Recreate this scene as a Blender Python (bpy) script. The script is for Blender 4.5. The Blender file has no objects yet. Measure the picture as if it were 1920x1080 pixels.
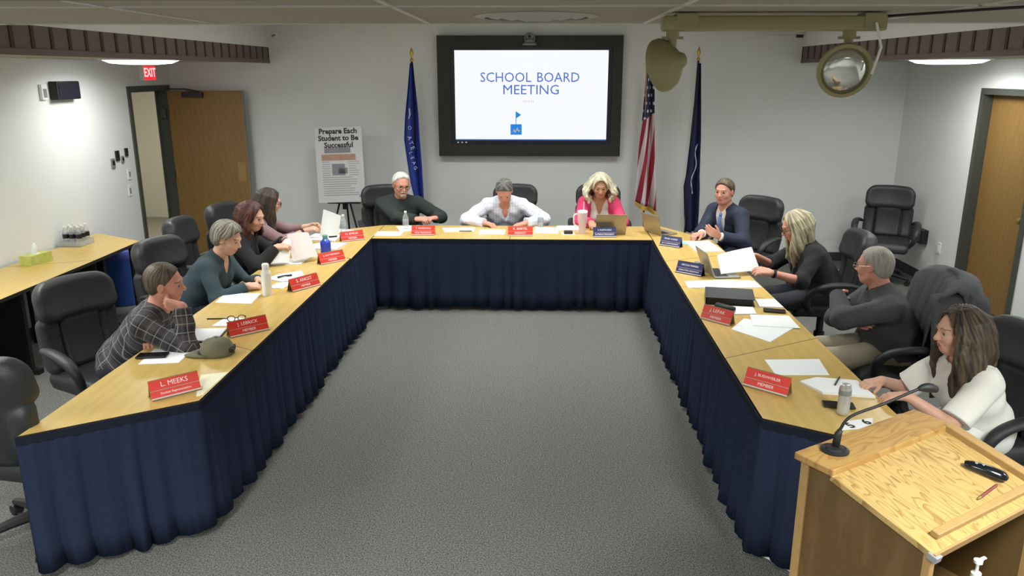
import bpy, bmesh, math, random
import numpy as np
from mathutils import Vector, Matrix
random.seed(7)
PI = math.pi
R = math.radians
sc = bpy.context.scene
col = sc.collection

# ---------------------------------------------------------------- camera, light, exposure
CAMH = 2.35
_f = 1479.0
_th = math.atan(405 / _f)
_yaw = math.atan(45 * math.cos(_th) / _f)
cam = bpy.data.cameras.new('camera')
cam.sensor_width = 36.0
cam.lens = 36.0 * _f / 1920
cam.clip_end = 60
camo = bpy.data.objects.new('camera', cam)
camo.location = (0, 0, CAMH)
camo.rotation_euler = (PI / 2 - _th, 0, _yaw)
col.objects.link(camo)
sc.camera = camo
sc.view_settings.view_transform = 'Standard'
sc.view_settings.look = 'None'
sc.view_settings.gamma = 1
sc.view_settings.use_curve_mapping = False
sc.view_settings.exposure = 0.60
world = bpy.data.worlds.new('world')
sc.world = world
world.use_nodes = True
world.node_tree.nodes['Background'].inputs[0].default_value = (0.8, 0.85, 1, 1)
world.node_tree.nodes['Background'].inputs[1].default_value = 0.0

def area(name, loc, size, power, color=(1, 0.97, 0.9), spread=180, rot=(0, 0, 0), sy=None):
    l = bpy.data.lights.new(name, 'AREA')
    l.energy = power
    l.color = color
    l.shape = 'RECTANGLE'
    l.size = size
    l.size_y = sy or size
    l.spread = R(spread)
    o = bpy.data.objects.new(name, l)
    o.location = loc
    o.rotation_euler = rot
    col.objects.link(o)
    return o

# room numbers (metres)
XL, XR, YB, YF = -4.57, 4.51, 10.05, -3.2
ZS, ZN, ZT = 2.47, 2.62, 3.05     # side, near and tray ceilings
FXL, FXR = -3.3, 3.22
YN = 4.75                          # edge of the near ceiling
TZ = 0.737
LW = (0.96, 1.0, 0.95)
# ceiling light panels, the tray ones added out of view for their light (the fixtures themselves are built below at the same spots)
NEAR_PANELS = [(-1.9, 1.3), (1.9, 1.3), (-1.9, -1.3), (1.9, -1.3), (0, 0.2)]
ADDED_TRAY_PANELS = [(-1.7, 6.2), (1.7, 6.2), (0, 6.2), (0, 8.0), (-1.7, 8.0), (1.7, 8.0)]  # unseen lamps added to light the tables and back wall
SIDE_DISCS = [(-3.78, 7.75), (-3.78, 5.0), (-3.78, 2.2), (3.86, 7.8), (3.86, 5.6), (3.86, 2.6)]

# ---------------------------------------------------------------- materials
def nt(m):
    return m.node_tree.nodes, m.node_tree.links

def mat(name, color, rough=0.6, metal=0.0, spec=0.5, noise=0.0, nscale=40, bump=0.0, bscale=200, trans=0.0, alpha=1.0, emis=None, estr=1.0, sheen=0.0, coat=0.0):
    m = bpy.data.materials.new(name)
    m.use_nodes = True
    n, l = nt(m)
    b = n['Principled BSDF']
    c = tuple(color) + (1,)
    b.inputs['Base Color'].default_value = c
    b.inputs['Roughness'].default_value = rough
    b.inputs['Metallic'].default_value = metal
    b.inputs['Specular IOR Level'].default_value = spec
    b.inputs['Transmission Weight'].default_value = trans
    b.inputs['Alpha'].default_value = alpha
    b.inputs['Sheen Weight'].default_value = sheen
    b.inputs['Coat Weight'].default_value = coat
    if emis:
        b.inputs['Emission Color'].default_value = tuple(emis) + (1,)
        b.inputs['Emission Strength'].default_value = estr
    tc = n.new('ShaderNodeTexCoord')
    if noise > 0:
        t = n.new('ShaderNodeTexNoise')
        t.inputs['Scale'].default_value = nscale
        t.inputs['Detail'].default_value = 4
        l.new(tc.outputs['Object'], t.inputs['Vector'])
        mx = n.new('ShaderNodeMix'); mx.data_type = 'RGBA'
        mx.inputs[6].default_value = tuple(max(0, v * (1 - noise)) for v in color) + (1,)
        mx.inputs[7].default_value = tuple(min(1, v * (1 + noise)) for v in color) + (1,)
        l.new(t.outputs['Fac'], mx.inputs[0])
        l.new(mx.outputs[2], b.inputs['Base Color'])
    if bump > 0:
        t = n.new('ShaderNodeTexNoise')
        t.inputs['Scale'].default_value = bscale
        t.inputs['Detail'].default_value = 3
        l.new(tc.outputs['Object'], t.inputs['Vector'])
        bp = n.new('ShaderNodeBump')
        bp.inputs['Strength'].default_value = bump
        bp.inputs['Distance'].default_value = 0.01
        l.new(t.outputs['Fac'], bp.inputs['Height'])
        l.new(bp.outputs['Normal'], b.inputs['Normal'])
    return m

def S(r, g, b):   # sRGB 0-255 to linear
    f = lambda v: (v / 255 / 12.92) if v / 255 <= 0.04045 else ((v / 255 + 0.055) / 1.055) ** 2.4
    return (f(r), f(g), f(b))

def carpet_mat():
    m = mat('carpet', (0.13, 0.13, 0.125), 0.95, spec=0.1)
    n, l = nt(m)
    b = n['Principled BSDF']
    tc = n.new('ShaderNodeTexCoord')
    t = n.new('ShaderNodeTexNoise'); t.inputs['Scale'].default_value = 130; t.inputs['Detail'].default_value = 5; t.inputs['Roughness'].default_value = 0.8
    l.new(tc.outputs['Object'], t.inputs['Vector'])
    cr = n.new('ShaderNodeValToRGB')
    e = cr.color_ramp.elements
    e[0].position = 0.39; e[0].color = S(40, 40, 42) + (1,)
    e[1].position = 0.63; e[1].color = S(136, 135, 131) + (1,)
    l.new(t.outputs['Fac'], cr.inputs[0])
    l.new(cr.outputs[0], b.inputs['Base Color'])
    bp = n.new('ShaderNodeBump'); bp.inputs['Strength'].default_value = 0.12; bp.inputs['Distance'].default_value = 0.001
    l.new(t.outputs['Fac'], bp.inputs['Height']); l.new(bp.outputs['Normal'], b.inputs['Normal'])
    return m

def wood_mat(name, c1, c2, scale=(1, 1, 1), ring=6.0, dist=4.0, rough=0.4, axis='X', fine=0.15, coat=0.0, lo=0.35, hi=0.75):
    m = mat(name, c1, rough, coat=coat)
    n, l = nt(m)
    b = n['Principled BSDF']
    tc = n.new('ShaderNodeTexCoord')
    mp = n.new('ShaderNodeMapping'); mp.inputs['Scale'].default_value = scale
    l.new(tc.outputs['Object'], mp.inputs[0])
    w = n.new('ShaderNodeTexWave'); w.wave_type = 'BANDS'; w.bands_direction = axis
    w.inputs['Scale'].default_value = ring; w.inputs['Distortion'].default_value = dist; w.inputs['Detail'].default_value = 3; w.inputs['Detail Scale'].default_value = 1.2
    l.new(mp.outputs[0], w.inputs[0])
    nz = n.new('ShaderNodeTexNoise'); nz.inputs['Scale'].default_value = 30; nz.inputs['Detail'].default_value = 5
    l.new(mp.outputs[0], nz.inputs[0])
    cr = n.new('ShaderNodeValToRGB')
    cr.color_ramp.elements[0].position = lo; cr.color_ramp.elements[0].color = tuple(c1) + (1,)
    cr.color_ramp.elements[1].position = hi; cr.color_ramp.elements[1].color = tuple(c2) + (1,)
    l.new(w.outputs[0], cr.inputs[0])
    mx = n.new('ShaderNodeMix'); mx.data_type = 'RGBA'; mx.blend_type = 'MULTIPLY'
    mx.inputs[0].default_value = fine
    l.new(cr.outputs[0], mx.inputs[6]); l.new(nz.outputs['Fac'], mx.inputs[7])
    l.new(mx.outputs[2], b.inputs['Base Color'])
    return m

def pattern_mat(name, base, line, fu=0.07, fv=0.07, wu=0.07, wv=0.07, base2=None, rough=0.85, second=0.5):
    """woven check / stripe on the 'pat' attribute (metres along and around the cloth)"""
    m = mat(name, base, rough, spec=0.2)
    n, l = nt(m)
    b = n['Principled BSDF']
    at = n.new('ShaderNodeAttribute'); at.attribute_name = 'pat'
    sx = n.new('ShaderNodeSeparateXYZ'); l.new(at.outputs['Vector'], sx.inputs[0])
    def lines(out, f, w, off=0.0):
        a = n.new('ShaderNodeMath'); a.operation = 'MULTIPLY_ADD'; a.inputs[1].default_value = 1 / f; a.inputs[2].default_value = off
        l.new(out, a.inputs[0])
        fr = n.new('ShaderNodeMath'); fr.operation = 'FRACT'; l.new(a.outputs[0], fr.inputs[0])
        lt = n.new('ShaderNodeMath'); lt.operation = 'LESS_THAN'; lt.inputs[1].default_value = w; l.new(fr.outputs[0], lt.inputs[0])
        return lt.outputs[0]
    parts = []
    if wu: parts.append(lines(sx.outputs[0], fu, wu))
    if wv: parts.append(lines(sx.outputs[1], fv, wv))
    o = parts[0]
    if len(parts) > 1:
        mxx = n.new('ShaderNodeMath'); mxx.operation = 'MAXIMUM'; l.new(parts[0], mxx.inputs[0]); l.new(parts[1], mxx.inputs[1]); o = mxx.outputs[0]
    src = None
    if base2 is not None:
        w1 = lines(sx.outputs[0], fu * 2, 0.5, 0.13); w2 = lines(sx.outputs[1], fv * 2, 0.5, 0.13)
        ad = n.new('ShaderNodeMath'); ad.operation = 'ADD'; l.new(w1, ad.inputs[0]); l.new(w2, ad.inputs[1])
        hf = n.new('ShaderNodeMath'); hf.operation = 'MULTIPLY'; hf.inputs[1].default_value = 0.5; l.new(ad.outputs[0], hf.inputs[0])
        m2 = n.new('ShaderNodeMix'); m2.data_type = 'RGBA'; m2.inputs[6].default_value = tuple(base) + (1,); m2.inputs[7].default_value = tuple(base2) + (1,)
        l.new(hf.outputs[0], m2.inputs[0]); src = m2.outputs[2]
    m1 = n.new('ShaderNodeMix'); m1.data_type = 'RGBA'; m1.inputs[6].default_value = tuple(base) + (1,); m1.inputs[7].default_value = tuple(line) + (1,)
    if src: l.new(src, m1.inputs[6])
    l.new(o, m1.inputs[0]); l.new(m1.outputs[2], b.inputs['Base Color'])
    return m

M = {}
M['wall'] = mat('wall_paint', S(228, 230, 228), 0.85, noise=0.015, nscale=3, spec=0.2)
M['ceil'] = mat('ceiling_tile', S(166, 162, 150), 0.95, noise=0.05, nscale=120, spec=0.1)
M['tbar'] = mat('ceiling_bar', S(200, 198, 190), 0.5)
M['carpet'] = carpet_mat()
M['fascia'] = mat('fascia_wood', S(112, 98, 92), 0.7, noise=0.12, nscale=14)
M['groove'] = mat('fascia_groove', S(72, 60, 56), 0.8)
M['beam'] = mat('beam_paint', S(128, 122, 98), 0.7)
M['base'] = mat('baseboard_vinyl', S(62, 62, 62), 0.6)
M['frame'] = mat('door_frame_paint', S(72, 74, 68), 0.5)
M['door'] = wood_mat('oak_door', S(146, 112, 60), S(142, 108, 57), (1, 1, 0.2), 9.0, 5.0, 0.5, 'DIAGONAL', 0.25)
M['hall'] = mat('hall_paint', S(216, 212, 196), 0.85)
M['hallfloor'] = mat('hall_floor', S(150, 146, 130), 0.6)
M['table'] = wood_mat('maple_laminate', S(210, 177, 102), S(205, 171, 96), (2, .4, 1), 2.0, 8.0, 0.3, 'X', 0.16)
M['edge'] = mat('black_edge_band', S(38, 36, 30), 0.6)
M['skirt'] = mat('navy_cloth', S(38, 45, 65), 0.95, spec=0.05, noise=0.12, nscale=60)
M['velcro'] = mat('skirt_header', S(30, 32, 44), 0.9, spec=0.1)
M['leather'] = mat('black_leather', S(44, 45, 47), 0.42, spec=0.45, bump=0.25, bscale=260)
M['plastic'] = mat('black_plastic', S(30, 30, 31), 0.45)
M['chrome'] = mat('brushed_metal', S(170, 170, 168), 0.3, metal=0.9)
M['steel'] = mat('dark_steel', S(70, 70, 72), 0.4, metal=0.8)
M['paper'] = mat('white_paper', S(236, 238, 240), 0.8, spec=0.2)
M['cream'] = mat('cream_paper', S(240, 234, 206), 0.8, spec=0.2)
M['pinkp'] = mat('pinkish_paper', S(222, 208, 206), 0.8, spec=0.2)
M['red'] = mat('red_acrylic', S(224, 52, 36), 0.3, spec=0.5)
M['blueplate'] = mat('navy_acrylic', S(46, 54, 104), 0.3, spec=0.5)
M['letter'] = mat('white_lettering', S(244, 240, 238), 0.6)
M['tvframe'] = mat('screen_surround', S(40, 40, 38), 0.6)
M['bezel'] = mat('screen_bezel', S(22, 24, 40), 0.35)
M['screen'] = mat('lit_screen', S(10, 10, 10), 0.4, emis=(0.93, 0.95, 1.0), estr=0.66)
M['sblue'] = mat('screen_blue_text', S(10, 10, 10), 0.4, emis=S(72, 112, 205), estr=.66)
M['slogo'] = mat('screen_logo_blue', S(10, 10, 10), 0.4, emis=S(20, 130, 220), estr=.66)
M['sgrey'] = mat('screen_grey_text', S(10, 10, 10), 0.4, emis=S(190, 190, 196), estr=.66)
M['sbar'] = mat('screen_task_bar', S(10, 10, 10), 0.4, emis=S(60, 100, 150), estr=1.0)
def cathedral(name, base, line, sx, sy, k, dark, rough=.4):
    m = mat(name, base, rough)
    n, l = nt(m); b = n['Principled BSDF']
    tc = n.new('ShaderNodeTexCoord'); mp = n.new('ShaderNodeMapping'); mp.inputs['Scale'].default_value = (sx, sy, 1)
    l.new(tc.outputs['Object'], mp.inputs[0])
    t = n.new('ShaderNodeTexNoise'); t.inputs['Scale'].default_value = 1.0; t.inputs['Detail'].default_value = 1.6; t.inputs['Roughness'].default_value = .45
    l.new(mp.outputs[0], t.inputs['Vector'])
    a = n.new('ShaderNodeMath'); a.operation = 'MULTIPLY'; a.inputs[1].default_value = k; l.new(t.outputs['Fac'], a.inputs[0])
    fr = n.new('ShaderNodeMath'); fr.operation = 'FRACT'; l.new(a.outputs[0], fr.inputs[0])
    cr = n.new('ShaderNodeValToRGB'); e = cr.color_ramp.elements
    e[0].position = 0; e[0].color = tuple(line) + (1,); e[1].position = dark; e[1].color = tuple(base) + (1,)
    l.new(fr.outputs[0], cr.inputs[0])
    t2 = n.new('ShaderNodeTexNoise'); t2.inputs['Scale'].default_value = 40; l.new(mp.outputs[0], t2.inputs['Vector'])
    mx = n.new('ShaderNodeMix'); mx.data_type = 'RGBA'; mx.blend_type = 'MULTIPLY'; mx.inputs[0].default_value = .18
    l.new(cr.outputs[0], mx.inputs[6]); l.new(t2.outputs['Fac'], mx.inputs[7]); l.new(mx.outputs[2], b.inputs['Base Color'])
    return m
M['gold'] = mat('gold_metal', S(206, 170, 90), 0.35, metal=0.8)
M['fringe'] = mat('gold_fringe', S(214, 176, 70), 0.8)
M['bin'] = mat('blue_plastic', S(60, 104, 200), 0.4)
M['bag'] = mat('bin_liner', S(90, 100, 190), 0.35, noise=0.2, nscale=30)
M['white'] = mat('white_plastic', S(238, 238, 234), 0.4)
M['grey'] = mat('grey_plastic', S(130, 132, 134), 0.5)
M['olive'] = mat('olive_enamel', S(152, 145, 104), 0.5)
M['lens'] = mat('lamp_lens', S(210, 208, 200), 0.12, metal=0.75, noise=0.2, nscale=18)
M['panel'] = mat('light_diffuser', S(240, 240, 240), 0.6, emis=(0.98, 1.0, 1.0), estr=5.0)
M['exit'] = mat('exit_red', S(200, 20, 30), 0.4, emis=S(240, 40, 50), estr=.8)
M['exitw'] = mat('exit_letters', S(250, 220, 220), 0.4, emis=S(255, 170, 170), estr=1.2)
M['poster'] = mat('poster_board', S(206, 204, 206), 0.6)
M['ink'] = mat('poster_ink', S(44, 46, 50), 0.7)
M['inkg'] = mat('poster_grey_ink', S(150, 148, 152), 0.7)
M['pgrey'] = mat('poster_photo_grey', S(136, 134, 142), 0.7, noise=0.2, nscale=12)
M['ptan'] = mat('poster_photo_tan', S(176, 140, 122), 0.7, noise=0.3, nscale=14)
M['oak'] = wood_mat('oak_veneer_shaded', S(104, 79, 42), S(94, 69, 34), (3, 3, 0.6), 3.0, 6.0, 0.5, 'X', 0.3)  # darkened oak: the shade on the lectern side is put into its colour
M['oakflat'] = cathedral('oak_top', S(176, 138, 80), S(154, 112, 58), 3.0, 16, 9, .5)
M['oakdesk'] = cathedral('oak_cathedral', S(180, 150, 94), S(140, 110, 60), 17, 4.2, 11, .42)
M['oaktrim'] = mat('oak_trim', S(154, 122, 76), 0.45, noise=0.15, nscale=30)
M['black'] = mat('matt_black', S(22, 22, 24), 0.6)
M['gloss'] = mat('glossy_black', S(18, 20, 24), 0.15)
M['clear'] = mat('clear_plastic', S(225, 230, 232), 0.12, trans=0.5, alpha=0.5)
M['water'] = mat('bottle_label', S(150, 160, 172), 0.5, noise=0.4, nscale=60)
M['bluebot'] = mat('blue_bottle', S(64, 84, 214), 0.2, trans=0.25)
M['greencap'] = mat('teal_cap', S(88, 140, 130), 0.4)
M['pinkcup'] = mat('pink_tumbler', S(232, 206, 212), 0.4)
M['silver'] = mat('silver_can', S(196, 198, 196), 0.3, metal=0.55, noise=0.12, nscale=40)
M['lapgold'] = mat('laptop_aluminium', S(170, 160, 140), 0.35, metal=0.6)
M['lapgrey'] = mat('laptop_grey', S(160, 160, 156), 0.35, metal=0.5)
M['cap'] = mat('olive_canvas', S(116, 112, 92), 0.9, noise=0.08, nscale=60, bump=0.2)
M['tissue'] = mat('tissue_box_green', S(186, 192, 104), 0.6, noise=0.25, nscale=26)
M['sky'] = mat('light_blue_paper', S(150, 200, 220), 0.7)
M['brass'] = mat('brass', S(190, 160, 90), 0.3, metal=0.8)
M['diffgrey'] = mat('vent_grey', S(176, 174, 168), 0.6)

# ---------------------------------------------------------------- object helpers
def tag(o, label=None, cat=None, group=None, kind=None):
    if label: o['label'] = label
    if cat: o['category'] = cat
    if group: o['group'] = group
    if kind: o['kind'] = kind
    return o

def link(o, parent=None, loc=None, rz=None):
    col.objects.link(o)
    if parent is not None: o.parent = parent
    if loc is not None: o.location = loc
    if rz is not None: o.rotation_euler = (0, 0, rz)
    return o

def empty(name, loc, rz=0, label=None, cat=None, group=None, kind=None):
    o = bpy.data.objects.new(name, None)
    o.empty_display_size = 0.1
    link(o, None, loc, rz)
    return tag(o, label, cat, group, kind)

def obj(name, bm, m, parent=None, loc=None, rz=None, smooth=None, mats=None):
    me = bpy.data.meshes.new(name)
    if smooth is not None:
        for f in bm.faces: f.smooth = True
    bm.to_mesh(me); bm.free()
    for q in (mats or [m]): me.materials.append(q)
    if smooth is not None and smooth < 179:
        try: me.set_sharp_from_angle(angle=R(smooth))
        except Exception: pass
    return link(bpy.data.objects.new(name, me), parent, loc, rz)

def struct(name, bm, m, parent=None, mats=None):
    o = obj(name, bm, m, parent, mats=mats)
    if parent is None: o['kind'] = 'structure'
    return o

def copy_tree(o, parent=None):
    c = o.copy(); col.objects.link(c)
    if parent is not None: c.parent = parent
    for ch in list(o.children): copy_tree(ch, c)
    return c

def B(): return bmesh.new()

def box(bm, c, s, rot=None, bev=0.0, mi=0, seg=2):
    """centre, full size"""
    r = bmesh.ops.create_cube(bm, size=1.0)
    vs = r['verts']
    mt = Matrix.Diagonal((s[0], s[1], s[2], 1))
    bmesh.ops.transform(bm, matrix=mt, verts=vs)
    if bev > 0:
        es = list({e for v in vs for e in v.link_edges})
        q = bmesh.ops.bevel(bm, geom=es, offset=bev, segments=seg, affect='EDGES', profile=0.5)
        vs = list({v for f in q['faces'] for v in f.verts} | {v for v in vs if v.is_valid})
    m2 = Matrix.Translation(c)
    if rot is not None: m2 = m2 @ (rot if isinstance(rot, Matrix) else Matrix.Rotation(rot, 4, 'Z'))
    bmesh.ops.transform(bm, matrix=m2, verts=vs)
    for f in {f for v in vs for f in v.link_faces}: f.material_index = mi
    return vs

def bx(bm, x0, x1, y0, y1, z0, z1, bev=0.0, mi=0):
    return box(bm, ((x0 + x1) / 2, (y0 + y1) / 2, (z0 + z1) / 2), (abs(x1 - x0), abs(y1 - y0), abs(z1 - z0)), None, bev, mi)

def lathe(bm, prof, c=(0, 0, 0), n=24, axis=None, mi=0):
    """profile of (r, z)"""
    rings = []
    rot = Matrix.Identity(3)
    if axis is not None: rot = Vector((0, 0, 1)).rotation_difference(Vector(axis)).to_matrix()
    for r, z in prof:
        rings.append([bm.verts.new(Vector(c) + rot @ Vector((max(r, 1e-4) * math.cos(2 * PI * i / n), max(r, 1e-4) * math.sin(2 * PI * i / n), z))) for i in range(n)])
    for a, b in zip(rings, rings[1:]):
        for i in range(n):
            f = bm.faces.new((a[i], a[(i + 1) % n], b[(i + 1) % n], b[i])); f.material_index = mi
    f = bm.faces.new(list(reversed(rings[0]))); f.material_index = mi
    f = bm.faces.new(rings[-1]); f.material_index = mi

def tube(bm, pts, rad, n=10, flat=None, mi=0, sub=0):
    """sweep; flat=(axis, factor) squeezes the section along an axis"""
    pts = [Vector(p) for p in pts]
    rad = list(rad) if hasattr(rad, '__len__') else [rad] * len(pts)
    for _ in range(sub):
        np_, nr = [pts[0]], [rad[0]]
        for i in range(len(pts) - 1):
            a, b = pts[i], pts[i + 1]
            np_ += [a.lerp(b, 0.25), a.lerp(b, 0.75)]; nr += [rad[i] * .75 + rad[i + 1] * .25, rad[i] * .25 + rad[i + 1] * .75]
        np_.append(pts[-1]); nr.append(rad[-1]); pts, rad = np_, nr
    rings = []
    t0 = (pts[1] - pts[0]).normalized()
    u = t0.orthogonal().normalized()
    for i, p in enumerate(pts):
        t = (pts[min(i + 1, len(pts) - 1)] - pts[max(i - 1, 0)]).normalized()
        u = (u - t * u.dot(t)).normalized()
        v = t.cross(u)
        ring = []
        for k in range(n):
            a = 2 * PI * k / n
            d = (u * math.cos(a) + v * math.sin(a)) * rad[i]
            if flat:
                ax = Vector(flat[0]); d = d - ax * d.dot(ax) * (1 - flat[1])
            ring.append(bm.verts.new(p + d))
        rings.append(ring)
    for a, b in zip(rings, rings[1:]):
        for k in range(n):
            f = bm.faces.new((a[k], a[(k + 1) % n], b[(k + 1) % n], b[k])); f.material_index = mi
    f = bm.faces.new(list(reversed(rings[0]))); f.material_index = mi
    f = bm.faces.new(rings[-1]); f.material_index = mi

def prism(bm, pts, z0, z1, mi=0, side=None):
    """extruded polygon, ccw"""
    a = [bm.verts.new((x, y, z0)) for x, y in pts]
    b = [bm.verts.new((x, y, z1)) for x, y in pts]
    n = len(pts)
    bm.faces.new(list(reversed(a))).material_index = mi
    bm.faces.new(b).material_index = mi
    for i in range(n):
        bm.faces.new((a[i], a[(i + 1) % n], b[(i + 1) % n], b[i])).material_index = mi if side is None else side

def text(name, s, size, m, parent, loc, rot, align='CENTER', ext=0.0006, bold=0.0, sx=1.0):
    cu = bpy.data.curves.new(name, 'FONT')
    cu.body = s; cu.size = size; cu.align_x = align; cu.align_y = 'CENTER'; cu.extrude = ext; cu.offset = bold
    cu.resolution_u = 2
    to = bpy.data.objects.new('tmp', cu)
    me = bpy.data.meshes.new_from_object(to)
    bpy.data.objects.remove(to); bpy.data.curves.remove(cu)
    me.name = name
    me.materials.clear(); me.materials.append(m)
    o = bpy.data.objects.new(name, me)
    link(o, parent)
    o.matrix_local = Matrix.Translation(loc) @ rot.to_4x4() @ Matrix.Diagonal((sx, 1, 1, 1))
    return o
# ---------------------------------------------------------------- signed-distance sculpting (surface nets)
class Fld:
    def __init__(s, lo, hi, h):
        s.lo = np.array(lo, float); s.h = h
        s.n = np.maximum(4, np.ceil((np.array(hi, float) - s.lo) / h).astype(int) + 1)
        s.F = np.full(s.n, 0.15, np.float32)
        s.ax = [(s.lo[i] + h * np.arange(s.n[i])).astype(np.float32) for i in range(3)]
    def blk(s, lo, hi):
        a = np.clip(np.floor((np.array(lo) - s.lo) / s.h).astype(int), 0, s.n - 1)
        b = np.clip(np.ceil((np.array(hi) - s.lo) / s.h).astype(int) + 1, 1, s.n)
        if np.any(b <= a): return None, None
        sl = tuple(slice(a[i], b[i]) for i in range(3))
        X = s.ax[0][sl[0]][:, None, None]; Y = s.ax[1][sl[1]][None, :, None]; Z = s.ax[2][sl[2]][None, None, :]
        return sl, (X, Y, Z)
    def add(s, prim, k=0.02, grow=0.0):
        fn, lo, hi = prim
        mg = k + 3 * s.h + grow
        sl, P = s.blk(np.array(lo) - mg, np.array(hi) + mg)
        if sl is None: return
        d = fn(P) - grow
        a = s.F[sl]
        hh = np.maximum(k - np.abs(a - d), 0) / k
        s.F[sl] = np.minimum(a, d) - hh * hh * k * 0.25
    def cut(s, prim, k=0.01, grow=0.0):
        fn, lo, hi = prim
        mg = k + 3 * s.h + grow
        sl, P = s.blk(np.array(lo) - mg, np.array(hi) + mg)
        if sl is None: return
        d = -(fn(P) - grow)
        a = s.F[sl]
        hh = np.maximum(k - np.abs(a - d), 0) / k
        s.F[sl] = np.maximum(a, d) + hh * hh * k * 0.25
    def noise(s, fn):
        X, Y, Z = s.ax[0][:, None, None], s.ax[1][None, :, None], s.ax[2][None, None, :]
        s.F += fn((X, Y, Z))
    def mesh(s):
        F = s.F
        F[0] = F[-1] = 0.1; F[:, 0] = F[:, -1] = 0.1; F[:, :, 0] = F[:, :, -1] = 0.1
        ins = F < 0
        c = np.zeros(np.array(F.shape) - 1, np.int8)
        for i in (0, 1):
            for j in (0, 1):
                for k in (0, 1):
                    c += ins[i:F.shape[0] - 1 + i, j:F.shape[1] - 1 + j, k:F.shape[2] - 1 + k]
        act = (c > 0) & (c < 8)
        idx = np.argwhere(act)
        num = np.full(act.shape, -1, np.int32); num[act] = np.arange(len(idx))
        pos = np.zeros((len(idx), 3)); cnt = np.zeros(len(idx))
        I, J, K = idx.T
        for ax in range(3):
            o1, o2 = [(1, 2), (0, 2), (0, 1)][ax]
            for a in (0, 1):
                for b in (0, 1):
                    off = [0, 0, 0]; off[o1] = a; off[o2] = b
                    f0 = F[I + off[0], J + off[1], K + off[2]]
                    of2 = list(off); of2[ax] = 1
                    f1 = F[I + of2[0], J + of2[1], K + of2[2]]
                    m = (f0 < 0) != (f1 < 0)
                    t = f0[m] / (f0[m] - f1[m])
                    p = np.tile(np.array(off, float), (m.sum(), 1)); p[:, ax] = t
                    pos[m] += p; cnt[m] += 1
        V = (idx + pos / cnt[:, None]) * s.h + s.lo
        Q = []
        for ax in range(3):
            sl0 = [slice(None)] * 3; sl1 = [slice(None)] * 3
            sl0[ax] = slice(0, -1); sl1[ax] = slice(1, None)
            a = ins[tuple(sl0)]; b = ins[tuple(sl1)]
            e = np.argwhere(a != b)
            if len(e) == 0: continue
            o1, o2 = [(1, 2), (2, 0), (0, 1)][ax]
            e = e[(e[:, o1] > 0) & (e[:, o2] > 0)]
            fl = a[tuple(e.T)]
            def cell(d1, d2):
                q = e.copy(); q[:, o1] -= d1; q[:, o2] -= d2
                return num[tuple(q.T)]
            q = np.stack([cell(1, 1), cell(0, 1), cell(0, 0), cell(1, 0)], 1)
            q[~fl] = q[~fl][:, ::-1]
            Q.append(q)
        return V, np.concatenate(Q)

def rc(a, b, ra, rb, n=None, fac=1.0):
    """round cone; n/fac: section thinned by fac along n"""
    a = np.array(a, float); b = np.array(b, float); ba = b - a; L2 = max(ba @ ba, 1e-9)
    r = max(ra, rb)
    if n is not None:
        n = np.array(n, float); n = n / np.linalg.norm(n)
    def fn(P):
        x, y, z = P[0] - a[0], P[1] - a[1], P[2] - a[2]
        t = np.clip((x * ba[0] + y * ba[1] + z * ba[2]) / L2, 0, 1)
        x = x - t * ba[0]; y = y - t * ba[1]; z = z - t * ba[2]
        d2 = x * x + y * y + z * z
        if n is not None:
            q = x * n[0] + y * n[1] + z * n[2]
            d2 = d2 + q * q * (fac * fac - 1)
        return np.sqrt(d2) - (ra + (rb - ra) * t)
    return fn, np.minimum(a, b) - r, np.maximum(a, b) + r

def poly(pts, rad):
    pts = [np.array(p, float) for p in pts]
    m = max(rad); segs = [rc(pts[i], pts[i + 1], rad[i], rad[i + 1]) for i in range(len(pts) - 1)]
    def fn(P):
        d = segs[0][0](P)
        for s_ in segs[1:]: d = np.minimum(d, s_[0](P))
        return d
    return fn, np.min(pts, 0) - m, np.max(pts, 0) + m

def ell(c, r, Rm=None):
    c = np.array(c, float); r = np.array(r, float)
    Rm = np.eye(3) if Rm is None else np.array(Rm, float)
    m = r.max()
    def fn(P):
        x, y, z = P[0] - c[0], P[1] - c[1], P[2] - c[2]
        q = [(x * Rm[i][0] + y * Rm[i][1] + z * Rm[i][2]) / r[i] for i in range(3)]
        k0 = np.sqrt(q[0] ** 2 + q[1] ** 2 + q[2] ** 2)
        k1 = np.sqrt((q[0] / r[0]) ** 2 + (q[1] / r[1]) ** 2 + (q[2] / r[2]) ** 2)
        return k0 * (k0 - 1) / np.maximum(k1, 1e-6)
    return fn, c - m, c + m

def rbox(c, hs, rr, Rm=None, warp=None):
    """rounded box, half sizes; warp(x,y,z)->(x,y,z) in local frame"""
    c = np.array(c, float); Rm = np.eye(3) if Rm is None else np.array(Rm, float)
    m = float(np.linalg.norm(hs)) + 0.02
    def fn(P):
        x, y, z = P[0] - c[0], P[1] - c[1], P[2] - c[2]
        q = [(x * Rm[i][0] + y * Rm[i][1] + z * Rm[i][2]) for i in range(3)]
        if warp: q = warp(*q)
        q = [np.abs(q[i]) - (hs[i] - rr) for i in range(3)]
        o = np.sqrt(sum(np.maximum(v, 0) ** 2 for v in q))
        return o + np.minimum(np.maximum(np.maximum(q[0], q[1]), q[2]), 0) - rr
    return fn, c - m, c + m

def plane(p, n, lo, hi):
    p = np.array(p, float); n = np.array(n, float); n /= np.linalg.norm(n)
    return (lambda P: (P[0] - p[0]) * n[0] + (P[1] - p[1]) * n[1] + (P[2] - p[2]) * n[2]), lo, hi

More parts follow.
